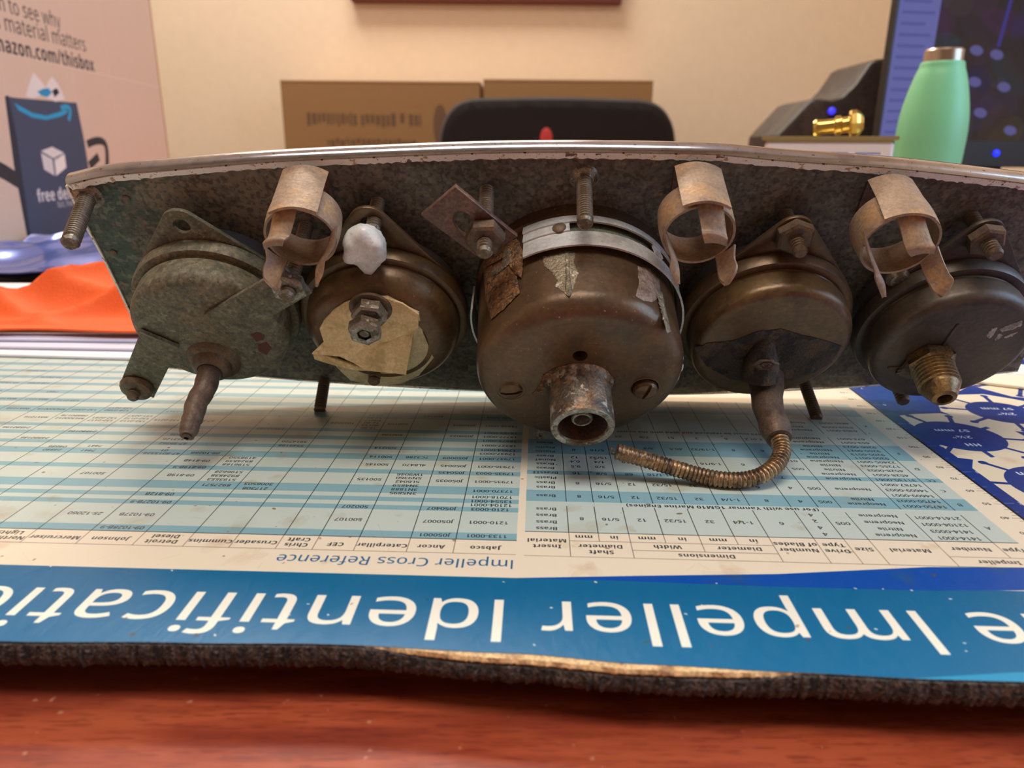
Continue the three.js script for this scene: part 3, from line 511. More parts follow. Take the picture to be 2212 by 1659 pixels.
function fastener(g, p, z0, nutR, len, opt = {}) {     // stud from the plate through the flange, a washer and a nut on it
  part('stud', thread(V(p.x, p.y, opt.from ?? 0), V(p.x, p.y, z0 + len), opt.r ?? 0.0025), opt.studMat ?? rustBolt, g);
  if (!opt.bare) part('nut', nut(V(p.x, p.y, z0), V(0, 0, 1), nutR, opt.h ?? 0.0042, opt.r ?? 0.0025, opt.turn ?? 0.3), opt.mat ?? rustBolt, g, opt.label);
}
// first gauge: grey green, with a strap and a broken stem
{
  const g = smallGauge([457, 708], [393, 488], greenMat, 'grey green gauge back with a bolted strap and broken stem');
  const zs = 0.0298;
  const bar = part('strap', extrude([[441, 678], [615, 577], [675, 631], [508, 728]].map(([x, y]) => pl(x, y, zs)), zs - 0.0012, zs + 0.0006, 0.0003), greenMat, g);
  const np = pl(624, 622, zs + 0.003);
  part('strap_nut', nut(V(np.x, np.y, zs + 0.0006), V(0, 0, 1), 0.0061, 0.0042, 0.0027, 0.1), steelMat, bar, 'grey hex nut');
  part('strap_stud', thread(V(np.x, np.y, 0.0), V(np.x, np.y, zs + 0.0078), 0.0027), steelMat, bar);
  const zl = 0.0268;
  const leg = part('strap_leg', extrude([[303, 718], [385, 752], [333, 857], [258, 832]].map(([x, y]) => pl(x, y, zl)), zl - 0.001, zl + 0.0008, 0.0003), greenMat, g);
  part('strap_fold', sheet((u, v) => { const a = pl(303 + 82 * u, 713 + 34 * u, zs), b = pl(303 + 82 * u, 719 + 34 * u, zl); return a.lerp(b, v); }, 8, 3, 0.0012), greenMat, leg);
  const q = pl(296, 838, zl + 0.002);
  part('leg_nut', lathe([[0.002, 0], [0.0062, 0], [0.0066, 0.001], [0.0058, 0.0028], [0.004, 0.0036], [0.002, 0.0036]], 24).translate(q.x, q.y, zl + 0.0008), rustBolt, leg);
  part('leg_stud', thread(V(q.x, q.y, zl), V(q.x - 0.0003, q.y, zl + 0.0075), 0.0024), rustBolt, leg);
  const b = pl(462, 778, GZ.face), zt = solveZ(404, 942, b.y, 0.03, 0.12);
  part('stem_flange', lathe([[0.0105, GZ.face - 0.0006], [0.0094, GZ.face + 0.0014], [0.0074, GZ.face + 0.0024], [0.0068, GZ.face + 0.0046], [0.0058, GZ.face + 0.0054], [0.0046, GZ.face + 0.006]], 40, 0.7).translate(b.x, b.y, 0), rustBolt, g);
  const t = pl(404, 942, zt), path = [V(b.x, b.y, GZ.face), V(b.x, b.y, GZ.face).lerp(t, 0.3).add(V(0.0003, 0, 0)), V(b.x, b.y, GZ.face).lerp(t, 0.65).add(V(-0.0004, 0.0003, 0)), t];
  part('stem', sweep(path, (s, L) => { const k = s / L; return (a) => (k < 0.82 ? 0.0045 - 0.0011 * k + 0.0002 * Math.sin(k * 17 + a) + 0.00012 * Math.sin(k * 37 + 2 * a) : 0.0033 + 0.0004 * Math.sin(k * 160) - 0.0009 * sst(0.93, 1, k)); }, 24, 0.0007), copperMat, g, 'lumpy brown broken stem');
  part('stem_bore', lathe([[0, 0], [0.0014, 0], [0.0016, 0.0006], [0.0008, 0.0012]], 16).translate(t.x, t.y, zt - 0.0002), copperMat, g);
  for (const [i, o] of [[[541, 722], [556, 716], [572, 724], [568, 736], [552, 738]], [[556, 744], [576, 738], [588, 752], [576, 766], [560, 760]], [[493, 696], [503, 692], [506, 702], [497, 706]]].entries()) part('paint_spot', patch(o, onFace(GZ.face), 0.00012, 40 + i), plain(0x5c3a30, 0.85), g, 'faded red paint spot');
}
// second gauge: brown, torn card washer and a double-nutted terminal
{
  const g = smallGauge([826, 726], [797, 482], bronzeMat, 'brown gauge back with a torn card washer and terminal bolt', { R: 0.0289, RR: 0.0319, round: 0.0105, dish: [[0.0176, GZ.face], [0.017, GZ.face - 0.0008]] });
  const z = GZ.face, e = g.userData.ear;
  part('stud', thread(V(e.x + 0.002, e.y + 0.001, 0), V(e.x + 0.002, e.y + 0.001, 0.016), 0.0026), steelMat, g);
  const disc = part('insulating_disc', extrude([[700, 712], [722, 672], [771, 645], [837, 643], [905, 676], [914, 720], [937, 774], [905, 812], [866, 830], [815, 834], [757, 823], [726, 793]].map(([x, y]) => pl(x, y, z)), z - 0.0012, z - 0.0001, 0.0002), patina(2050, [182, 168, 132], [[[158, 146, 114], 6, 0.5, 0.25]], [], 0.05, { metal: 0, rough: 0.9, grain: 0.2 }), g, 'pale round insulating disc');
  const rot = rng(70), wob = () => (rot() - 0.5) * 0.0003;
  const card = (pts, zz, tilt, name, lab) => { // a card piece following a pixel outline on a slightly tilted plane
    const q = pts.map(([x, y]) => pl(x, y, zz)), cy = q.reduce((s, p) => s + p.y, 0) / q.length, geo = extrude(q, 0, 0.0009, 0.0002), p = geo.attributes.position;
    for (let i = 0; i < p.count; i++) p.setZ(i, p.getZ(i) + zz + (cy - p.getY(i)) * tilt);
    geo.computeVertexNormals(); return part(name, crease(geo, 0.6), cardMat, g, lab);
  };
  card([[691, 707], [700, 690], [721, 668], [745, 653], [771, 644], [805, 640], [837, 643], [870, 654], [905, 677], [904, 705], [893, 716], [868, 721], [845, 731], [819, 738], [790, 742], [760, 744], [728, 742], [702, 740]], z + 0.0006, 0.03, 'card_washer', 'torn tan card washer');
  card([[700, 741], [728, 744], [760, 746], [790, 745], [819, 741], [845, 735], [868, 725], [892, 721], [889, 745], [879, 793], [850, 790], [818, 788], [793, 786], [765, 774], [735, 764], [705, 762], [675, 760]], z + 0.0018, 0.34, 'card_flap', 'folded flap of torn card');
  card([[676, 764], [706, 768], [735, 776], [765, 786], [793, 793], [850, 795], [862, 796], [830, 797], [770, 796], [715, 784], [680, 774]], z + 0.0007, 0.1, 'card_layer', 'lower torn card layer');
  const b = pl(800, 669, z + 0.002), zt = solveZ(787, 722, b.y, 0.03, 0.1), t = pl(787, 722, zt);
  part('washer', lathe([[0.0025, 0], [0.0072, 0], [0.0076, 0.0005], [0.0072, 0.0012], [0.0025, 0.0012]], 32).translate(b.x, b.y, z + 0.0008), rustBolt, g);
  part('terminal_nut', nut(V(b.x, b.y, z + 0.002), V(0, 0, 1), 0.0062, 0.005, 0.0022, 0.35), steelMat, g);
  part('terminal_bolt', thread(V(b.x, b.y, z), V(t.x, t.y, zt), 0.0022), steelMat, g);
  part('end_nut', nut(V(t.x, t.y, zt - 0.0042), V(0, 0, 1), 0.0058, 0.0046, 0.0026, 0.1), steelMat, g);
  const s2 = pl(810, 806, z);
  part('small_stud', thread(V(s2.x, s2.y, z - 0.0005), V(s2.x, s2.y, z + 0.005), 0.0024), rustBolt, g);
  // the lump of grey white putty over the upper nut
  const P = new THREE.IcosahedronGeometry(1, 6), pp = P.attributes.position, gc = pl(788, 527, 0.0185), v = V();
  const lumps = [[0.6, 0.35, 0.7, 0.22], [-0.8, 0.25, 0.5, 0.2], [-0.7, -0.3, 0.65, 0.24], [0.1, 0.9, 0.3, 0.16], [0.2, -0.9, 0.35, 0.14], [0.75, -0.4, 0.5, 0.14], [-0.05, -1.05, 0.1, 0.34], [-0.9, 0.05, 0.45, -0.22], [0.0, 0.1, 1, -0.1]];
  for (let i = 0; i < pp.count; i++) {
    v.fromBufferAttribute(pp, i).normalize(); let k = 1;
    for (const [a, b2, c2, h] of lumps) { const l = V(a, b2, c2).normalize(); k += h * Math.exp(-(1 - v.dot(l)) * 12) * 1.9; }
    k += 0.22 * Math.abs(fbm(v.y * 0.35 + 0.3, v.x * 0.35 + 0.6 + v.z * 0.3, 9, 2, 97) - 0.5) + 0.12 * (fbm(v.x * 0.3 + 0.5, v.y * 0.3 + 0.5 + v.z * 0.2, 22, 3, 91) - 0.5);
    v.multiplyScalar(k); pp.setXYZ(i, gc.x + v.x * 0.0069, gc.y + v.y * 0.0068, gc.z + v.z * 0.0062);
  }
  part('putty_lump', crease(mergeVertices(clean(P)), 1.2), gooMat, g, 'lump of grey white putty');
}
// fourth gauge: brown with a sealed elbow and a wire-wound capillary tube
{
  const g = smallGauge([1662, 738], [1713, 502], bronzeMat, 'brown gauge back with a coiled capillary tube curling onto the mat', { R: 0.0297, RR: 0.0327 }), e = g.userData.ear, z = GZ.face;
  fastener(g, e, GZ.ear + 0.0004, 0.0068, 0.011, { turn: 0.15 });
  part('sealant', patch([[1500, 752], [1532, 741], [1580, 737], [1640, 716], [1690, 711], [1725, 722], [1762, 730], [1800, 742], [1818, 748], [1795, 784], [1752, 809], [1700, 826], [1640, 833], [1575, 818], [1525, 790]], onFace(z), 0.0005, 51, 8), sealMat, g, 'dark crusted sealant');
  const b = pl(1648, 752, z);
  part('elbow_boss', sweep([V(b.x + 0.0006, b.y + 0.004, z - 0.003), V(b.x, b.y + 0.001, z + 0.0005), V(b.x, b.y - 0.005, z + 0.0035), V(b.x + 0.0003, b.y - 0.0105, z + 0.0062)], (s, L) => 0.0034 + 0.0034 * sst(0, 0.8, s / L), 28, 0.0008), sealMat, g, 'dark bulging elbow');
  part('solder_blob', patch([[1625, 788], [1640, 776], [1668, 776], [1684, 786], [1672, 800], [1640, 802]], onFace(z + 0.0075), 0.002, 53), copperMat, g);
  const W = [[1655, 800, 0.0285], [1656, 838, 0.0235], [1659, 880, 0.0195], [1672, 918, 0.0155], [1683, 948, 0.0125]].map(([x, y, h]) => lp(onY(x, y, h)));
  part('capillary_sleeve', sweep(W, (s, L) => (a) => 0.0069 - 0.0024 * (s / L) + 0.00012 * Math.sin(s * 500 + a * 2) + 0.0006 * Math.exp(-(((s - L * 0.86) / 0.004) ** 2)), 28, 0.0006), copperMat, g, 'brown tapered tube sleeve');
  const K = [[1683, 946, 0.0126], [1689, 972, 0.0098], [1678, 1001, 0.0073], [1650, 1024, 0.005], [1610, 1036, 0.0034], [1562, 1036, 0.0031], [1512, 1027, 0.0036], [1455, 1011, 0.0058], [1395, 993, 0.0084], [1332, 975, 0.011]].map(([x, y, h]) => lp(onY(x, y, h)));
  const pitch = 0.00152;
  part('wound_capillary', sweep(K, (s, L) => { const k = Math.abs(Math.sin((Math.PI * s) / pitch)); return 0.0022 + 0.00075 * Math.sqrt(k) + 0.0003 * sst(0.35, 0, s / L); }, 18, pitch / 7, true, 1.2), patina(2600, [126, 100, 74], [[[160, 128, 92], 8, 0.52, 0.14], [[84, 66, 52], 8, 0.54, 0.12]], [], 0.03, { metal: 0.65, rough: 0.42, bump: 0.0001 }), g, 'wire-wound brown capillary');
  const end = K[K.length - 1], dirE = end.clone().sub(K[K.length - 2]).normalize();
  part('wire_end', merge([[0.0012, 0.0006], [-0.0006, -0.0013], [-0.0012, 0.0010]].map(([a, b2]) => sweep([end.clone().add(V(a, b2, 0)), end.clone().add(V(a * 1.1, b2 * 1.2, 0)).addScaledVector(dirE, 0.0011)], () => 0.0006, 10, 0.0004))), brassMat, g);
  const f = pl(1600, 826, 0.02); part('lower_lug', nut(V(f.x, f.y, 0.012), V(0, 0, 1), 0.004, 0.006), rustBolt, g);
}
// fifth gauge: dark, flare fitting
{
  const g = smallGauge([2048, 746], [2124, 509], duskMat, 'dark gauge back with a threaded brass flare fitting', { R: 0.0288, RR: 0.0318 }), e = g.userData.ear, z = GZ.face;
  fastener(g, e, GZ.ear + 0.0004, 0.0064, 0.0105, { turn: 0.4, r: 0.0027 });
  const b = pl(2006, 772, z), zt = solveZ(2041, 862, b.y, 0.03, 0.1), t = pl(2041, 862, zt), A = V(b.x, b.y, z), L = A.distanceTo(t);
  const base = part('fitting_base', patch([[1935, 806], [1960, 775], [1990, 760], [2030, 758], [2066, 764], [2060, 800], [2010, 815], [1960, 818]], onFace(z), 0.0018, 61), rustBolt, g);
  part('fitting_hex', place(nut(V(0, 0, 0), V(0, 0, 1), 0.0088, 0.0056, 0.003, 0.5), A, t), brassMat, g, 'brass hexagon');
  const prof = [[0.0076, 0.006]]; for (let i = 0; i < 5; i++) { const s = 0.0064 + i * 0.0017; prof.push([0.0068, s], [0.0074, s + 0.0006], [0.0074, s + 0.0009], [0.0066, s + 0.0014]); }
  prof.push([0.0066, L - 0.0052], [0.0064, L - 0.0044], [0.0042, L - 0.0004], [0.0032, L], [0.0026, L], [0.0024, 0.002], [0, 0.002]);
  const fit = part('flare_fitting', place(lathe(prof, 40, 0.5), A, t), brassMat, g, 'worn brass flare fitting with an open end');
  for (const [i, o] of [[[2158, 712], [2170, 705], [2200, 694], [2208, 692], [2208, 703], [2190, 712], [2165, 717]], [[2132, 724], [2142, 710], [2154, 707], [2150, 718], [2140, 730], [2133, 730]], [[2149, 733], [2158, 721], [2166, 724], [2158, 732], [2150, 736]], [[2168, 728], [2185, 721], [2200, 717], [2186, 727], [2170, 731]]].entries()) part('scrape', patch(o, onFace(z), 0.00012, 64 + i), patina(2700 + i, [160, 150, 140], [[[130, 122, 112], 8, 0.5, 0.15]], [], 0.03, { metal: 0.2, rough: 0.8 }), g, 'pale scraped mark');
  part('scratch', sweep([pl(2030, 757, z + 0.0001), pl(2050, 726, z + 0.0001), pl(2070, 700, z + 0.0001)], () => 0.0005, 8, 0.002), duskMat, g);
  part('scratch', sweep([pl(1918, 793, z), pl(1955, 790, z), pl(1985, 765, z)], () => 0.0006, 8, 0.002), duskMat, g);
  const f1 = pl(1940, 838, 0.012); part('lower_stud', thread(V(f1.x, f1.y, 0.004), V(f1.x, f1.y, 0.020), 0.0027), rustBolt, g);
  const f2 = pl(2104, 800, 0.02); part('lower_lug', nut(V(f2.x, f2.y, 0.018), V(0, 0, 1), 0.004, 0.004), rustBolt, g);
  const f3 = pl(1938, 598, 0.0105); part('rivet', lathe([[0.0042, 0.0104], [0.0042, 0.0112], [0.003, 0.0128], [0, 0.0134]], 20).translate(f3.x, f3.y, 0), steelMat, g);
}

// ---------------------------------------------------------------- the large centre instrument
const TR = 0.0366, TZ = 0.04275, TRHO = 0.0071, TF = TZ + TRHO;
{
  const prof = [[TR + 0.0014, 0], [TR + 0.0014, 0.005], [TR, 0.0056], [TR, TZ]];
  for (let i = 1; i <= 12; i++) { const a = (i / 12) * Math.PI / 2; prof.push([TR - TRHO + TRHO * Math.cos(a), TZ + TRHO * Math.sin(a)]); }
  const t = part('large_gauge', lathe(prof, 160, 0.6), brownMat, panel, 'large brown cylindrical gauge body with a central drive boss');
  const cutter = new Evaluator(); cutter.useGroups = false;
  const hp = pl(1253, 769, TF), bp = pl(1252, 834, TF), s1 = pl(1104, 843, TF), s2 = pl(1393, 838, TF);
  part('back_face', extrude(circlePts(0, 0, TR - TRHO + 0.00005, 96), TF - 0.0012, TF, 0, [circlePts(hp.x, hp.y, 0.0026, 24), circlePts(s1.x, s1.y, 0.0049, 28), circlePts(s2.x, s2.y, 0.0049, 28), circlePts(bp.x, bp.y, 0.006, 28)]), brownMat, t);
  part('inspection_hole', lathe([[0, TF - 0.03], [0.0026, TF - 0.03], [0.0026, TF - 0.001]], 24).translate(hp.x, hp.y, 0), brownMat, t);
  for (const [i, s] of [s1, s2].entries()) {
    const up = i ? 0.0016 : 0.0002;
    part('countersink', lathe([[0, TF - 0.0016], [0.0044, TF - 0.0016], [0.0049, TF - 0.0006], [0.0051, TF + 0.0001], [0.0053, TF]], 28).translate(s.x, s.y, 0), brownMat, t);
    const headGeo = lathe([[0, TF - 0.0016], [0.0042, TF - 0.0016], [0.0044, TF - 0.0004 + up], [0.0038, TF + 0.0006 + up], [0.0022, TF + 0.0014 + up], [0, TF + 0.0016 + up]], 28);
    const slot = box(0.0096, 0.0012, 0.003, 0, 0, TF + 0.0017 + up); slot.rotateZ(i ? 1.25 : 0.15);
    const a = new Brush(headGeo.scale(1000, 1000, 1000)), b = new Brush(slot.scale(1000, 1000, 1000)); a.updateMatrixWorld(); b.updateMatrixWorld();   // the slot is cut into the head
    const cut = cutter.evaluate(a, b, SUBTRACTION).geometry.scale(0.001, 0.001, 0.001); cut.translate(s.x, s.y, 0);
    part('screw', crease(cut, 0.5), brownMat, t);
  }
  // drive boss
  const zt = solveZ(1256, 924, bp.y, TF, 0.13), be = pl(1256, 924, zt), rb = pl(1327, 917, zt).distanceTo(pl(1186.5, 921, zt)) / 2;
  part('drive_boss', lathe([[rb * 1.14, TF - 0.0004], [rb * 1.06, TF + 0.0012], [rb * 0.99, TF + 0.003], [rb, zt - 0.0005], [rb * 0.985, zt], [rb * 0.8, zt], [rb * 0.77, zt - 0.0006], [rb * 0.765, zt - 0.0009]], 64, 0.6).translate(bp.x, bp.y, 0), patina(2800, [112, 92, 74], [[[128, 92, 60], 8, 0.5, 0.14], [[76, 66, 58], 6, 0.54, 0.12], [[150, 138, 122], 9, 0.6, 0.1]], [[[170, 120, 78], 100, 0.78, 0, 0.7]], 0.04, { metal: 0.45, rough: 0.55, bump: 0.0003 }), t, 'rusty drive boss with a hollow end');
  part('boss_bore', lathe([[0, zt - 0.03], [rb * 0.74, zt - 0.03], [rb * 0.765, zt - 0.0008]], 48).translate(bp.x, bp.y, 0), patina(2820, [74, 50, 38], [[[96, 62, 42], 12, 0.5, 0.3]], [], 0.03, { metal: 0, rough: 0.95, bump: 0.0004 }), t, 'dark rusty bore');
  part('rim_ring', lathe([[rb * 0.775, zt - 0.0002], [rb * 0.79, zt + 0.0002], [rb * 0.975, zt + 0.0002], [rb * 0.995, zt - 0.0004]], 64).translate(bp.x, bp.y, 0), steelMat, t, 'bright steel rim');
  part('drive_socket', lathe([[rb * 0.34, zt - 0.0298], [rb * 0.34, zt - 0.0038], [rb * 0.31, zt - 0.0034], [rb * 0.25, zt - 0.0034], [rb * 0.235, zt - 0.004], [rb * 0.235, zt - 0.0298]], 36).translate(bp.x, bp.y - 0.0002, 0), steelMat, t, 'small steel drive socket');
  part('rust_collar', patch([[1172, 812], [1196, 796], [1232, 786], [1275, 786], [1312, 800], [1332, 822], [1320, 838], [1296, 810], [1255, 797], [1212, 806], [1190, 840], [1150, 850], [1166, 832]], onFace(TF), 0.0004, 71), rustDust, t, 'crumbs of rust');
  // slotted grey band round the body
  const Rb = TR + 0.0021, ang = (px, py, z) => { const q = pl(px, py, z); return Math.atan2(q.y, q.x); };
  const arc = (a0, a1, z0, z1, n = 40) => sheet((u, v) => { const a = a0 + (a1 - a0) * u, k = Rb + 0.0006 * sst(0, 1, v); return V(k * Math.cos(a), k * Math.sin(a), z0 + (z1 - z0) * v); }, n, 3, 0.0007, 0.9);
  const zF = 0.0078, zS0 = 0.0118, zS1 = 0.0164, zN = 0.0242, aL = 2.12, aR = -0.62, s1a = 1.69, s1b = 0.86, s2a = 0.75, s2b = 0.2;
  part('slotted_band', merge([arc(aL, aR, zF, zS0), arc(aL, aR, zS1, zN, 60), arc(aL, s1a, zS0, zS1, 10), arc(s1b, s2a, zS0, zS1, 4), arc(s2b, aR, zS0, zS1, 12), arc(Math.PI + 0.75, 3.0, zF, zN - 0.004, 20)]), bandMat, t, 'pale grey slotted band with rust specks');
  const lining = part('band_lining', sheet((u, v) => { const a = s1a + 0.05 + (s2b - s1a - 0.1) * u; return V((TR + 0.0004) * Math.cos(a), (TR + 0.0004) * Math.sin(a), zS0 - 0.001 + 0.0055 * v); }, 30, 1, 0.0004), patina(2850, [96, 100, 82], [[[78, 82, 68], 8, 0.5, 0.15]], [], 0.04, { metal: 0.1, rough: 0.7 }), t);
  const rv = V(Math.cos(1.78), Math.sin(1.78), 0), rc = rv.clone().multiplyScalar(Rb + 0.0006).add(V(0, 0, 0.0145));
  part('band_rivet', place(lathe([[0.0024, 0], [0.0024, 0.0005], [0.0016, 0.001], [0, 0.0012]], 20), rc, rc.clone().add(rv), V(0, 0, 1)), rustBolt, t);
  // slotted mounting bracket with nut, and its foot soldered on the body
  const zb = 0.0235, bk = [[984, 404], [1118, 512], [1086, 532], [1040, 560], [1020, 548], [910, 466]].map(([x, y]) => pl(x, y, zb)), sc = pl(1003, 480, zb), se = pl(1028, 512, zb), rot = Math.atan2(se.y - sc.y, se.x - sc.x);
  const br = part('mounting_bracket', extrude(bk, zb - 0.002, zb, 0.0003, [circlePts(pl(1008, 488, zb).x, pl(1008, 488, zb).y, 0.0062, 28, 0.0034, rot)]), bracketMat, t, 'purplish brown slotted bracket');
  const nb = pl(1048, 512, zb + 0.002);
  part('bracket_nut', nut(V(nb.x, nb.y, zb), V(0, 0, 1), 0.0066, 0.0048, 0.0026, 0.6), rustBolt, br);
  part('bracket_stud', thread(V(nb.x, nb.y, 0), V(nb.x, nb.y, zb + 0.0105), 0.0026), steelMat, br);
  part('bracket_foot', patch([[1042, 562], [1072, 540], [1108, 524], [1112, 560], [1122, 632], [1092, 664], [1060, 690], [1048, 640]], onTach, 0.0009, 72, 6), rustDust, br, 'rust-caked foot of the bracket');
  part('crumbs', patch([[1030, 545], [1060, 552], [1096, 520], [1118, 515], [1132, 548], [1126, 600], [1110, 590], [1106, 545], [1070, 566], [1040, 580]], onTach, 0.0014, 73, 5), rustDust, br, 'orange rust crumbs');
  part('solder_streak', patch([[1088, 536], [1104, 520], [1107, 552], [1108, 568], [1098, 575], [1080, 590], [1060, 600], [1056, 590], [1084, 572]], onTach, 0.0013, 74, 5), solderMat, br, 'grey solder');
  // solder and bare patches on the body
  part('solder_patch', patch([[1172, 555], [1220, 543], [1243, 543], [1240, 570], [1250, 590], [1242, 610], [1236, 630], [1229, 641], [1215, 628], [1198, 618], [1205, 610], [1192, 588], [1176, 574]], onTach, 0.0003, 75), solderMat, t, 'grey solder patch');
  part('solder_ridge', patch([[1222, 548], [1229, 546], [1231, 590], [1236, 620], [1230, 640], [1220, 628], [1222, 600]], onTach, 0.0008, 76), solderMat, t);
  part('bare_patch', patch([[1378, 575], [1402, 580], [1424, 605], [1428, 640], [1410, 652], [1390, 650], [1374, 640], [1380, 612]], onTach, 0.0002, 77), patina(2900, [148, 128, 116], [[[124, 104, 92], 8, 0.5, 0.15]], [], 0.04, { metal: 0.4, rough: 0.55 }), t, 'bare pinkish grey patch');
  part('peeled_streak', patch([[1421, 624], [1432, 632], [1436, 660], [1444, 690], [1449, 716], [1442, 720], [1434, 698], [1426, 664], [1420, 640]], onTach, 0.0006, 78), solderMat, t, 'peeling grey streak');
  part('putty_crumb', merge([[0.02, 0.040, 0.0011], [-0.06, 0.0415, 0.0014], [-0.13, 0.0408, 0.0012], [-0.2, 0.0418, 0.0015], [-0.27, 0.0422, 0.0012], [-0.34, 0.042, 0.0009]].map(([a, z, r]) => { const g = new THREE.IcosahedronGeometry(r, 2); g.scale(0.7, 1.7, 1.1); g.rotateZ(a); g.translate((TR + 0.0002) * Math.cos(a), (TR + 0.0002) * Math.sin(a), z); return crease(g, 1); })), gooMat, t, 'crumbs of grey putty on the rim');
  part('foot_blob', patch([[1152, 936], [1166, 928], [1178, 938], [1176, 950], [1160, 950]], (px, py, h) => pl(px, py, TF - 0.0035 + h), 0.0022, 80), solderMat, t, 'grey solder blob');
}

// ---------------------------------------------------------------- spring clips that held the dial lamps
function strip(rows, arch, t, nu = 10, nv = 24) {    // rows: [left pixel, right pixel, z]
  const A = rows.map((r) => pl(r[0][0], r[0][1], r[2])), B = rows.map((r) => pl(r[1][0], r[1][1], r[2]));
  const ca = new THREE.CatmullRomCurve3(A, false, 'centripetal'), cb = new THREE.CatmullRomCurve3(B, false, 'centripetal');
  return sheet((u, v) => { const a = ca.getPoint(v), b = cb.getPoint(v), p = a.clone().lerp(b, u); return p.add(V(0, arch * 4 * u * (1 - u), 0)); }, nu, nv, t, 0.8);
}
function clip(def, label) {
  const hood = part('lamp_clip', strip(def.hood, 0.0022, 0.0009, 14, 10), clipMat, panel, label);
  const [x0, x1, cy] = def.ring, zc = 0.0262, c = pl((x0 + x1) / 2, cy, zc), R = pl(x0, cy, zc).distanceTo(pl(x1, cy, zc)) / 2, tilt = 0;
  const ringGeo = sheet((u, v) => { const a = u * 2 * Math.PI, r = R + 0.0004 * Math.sin(v * 3.14); const p = V(r * Math.cos(a), r * Math.sin(a), -0.0125 + 0.0125 * v); p.applyAxisAngle(V(1, 0, 0), tilt); return p.add(c); }, 64, 4, 0.0008, 0.9);
  part('collar', ringGeo, clipMat, hood);
  for (const t of def.tabs) part('spring_tab', strip(t.rows, t.arch ?? 0.0006, 0.0009, 8, 26), clipMat, hood);
  part('clip_foot', extrude(def.foot.map(([x, y]) => pl(x, y, 0.0012)), 0, 0.0012, 0.0002), bracketMat, hood);
}
clip({
  hood: [[[613, 368], [709, 373], 0.004], [[598, 412], [697, 413], 0.0155], [[580, 462], [684, 461], 0.0285]], ring: [574, 724, 514],
  tabs: [
    { rows: [[[592, 462], [641, 452], 0.026], [[587, 490], [634, 484], 0.0295], [[580, 515], [624, 512], 0.033], [[569, 527], [615, 519], 0.0348], [[570, 537], [611, 530], 0.0342]], arch: 0.0008 },
    { rows: [[[574, 535], [620, 560], 0.026], [[576, 560], [616, 574], 0.029], [[569, 582], [611, 590], 0.032], [[571, 602], [607, 606], 0.0345], [[588, 620], [602, 622], 0.0365]], arch: -0.0012 },
    { rows: [[[727, 488], [712, 522], 0.026], [[721, 532], [703, 548], 0.029], [[703, 560], [688, 572], 0.032], [[699, 588], [683, 590], 0.034], [[689, 612], [684, 620], 0.0362]], arch: 0.0004 }],
  foot: [[705, 374], [724, 436], [716, 447], [686, 440]],
}, 'rusty spring lamp clip above the strap of the grey green gauge');
clip({
  hood: [[[1458, 361], [1556, 367], 0.004], [[1466, 400], [1566, 405], 0.0155], [[1476, 447], [1579, 451], 0.0285]], ring: [1434, 1585, 509],
  tabs: [
    { rows: [[[1505, 440], [1560, 440], 0.026], [[1511, 470], [1564, 475], 0.0295], [[1516, 500], [1568, 510], 0.033], [[1517, 506], [1570, 516], 0.0344], [[1522, 524], [1571, 532], 0.0344]], arch: 0.0008 },
    { rows: [[[1545, 552], [1588, 528], 0.026], [[1549, 575], [1587, 558], 0.0295], [[1551, 594], [1592, 574], 0.0325], [[1556, 606], [1588, 590], 0.0345], [[1566, 615], [1577, 608], 0.036]], arch: -0.001 },
    { rows: [[[1431, 490], [1448, 530], 0.026], [[1442, 534], [1455, 548], 0.0292], [[1449, 560], [1462, 568], 0.032], [[1447, 580], [1466, 588], 0.0342], [[1459, 614], [1467, 614], 0.0365]], arch: 0.0004 }],
  foot: [[1456, 366], [1450, 420], [1462, 436], [1490, 420]],
}, 'rusty spring lamp clip between the large gauge and the coiled tube gauge');
clip({
  hood: [[[1875, 391], [1968, 389], 0.004], [[1894, 430], [1993, 428], 0.0155], [[1912, 476], [2020, 474], 0.0285]], ring: [1865, 2025, 529],
  tabs: [
    { rows: [[[1936, 468], [1993, 464], 0.026], [[1945, 497], [2002, 496], 0.0295], [[1953, 528], [2012, 524], 0.033], [[1959, 543], [2019, 536], 0.0346], [[1967, 553], [2017, 547], 0.0342]], arch: 0.0008 },
    { rows: [[[1988, 568], [2026, 532], 0.026], [[1994, 590], [2038, 564], 0.0295], [[2006, 612], [2050, 590], 0.0325], [[2014, 626], [2060, 606], 0.0345], [[2032, 640], [2046, 632], 0.036]], arch: -0.001 },
    { rows: [[[1863, 500], [1880, 548], 0.026], [[1876, 552], [1888, 566], 0.0292], [[1888, 584], [1898, 590], 0.032], [[1891, 604], [1909, 614], 0.0342], [[1905, 643], [1912, 642], 0.0365]], arch: 0.0004 }],
  foot: [[1874, 396], [1850, 460], [1862, 472], [1900, 462]],
}, 'rusty spring lamp clip above the dark gauge with the flare fitting');

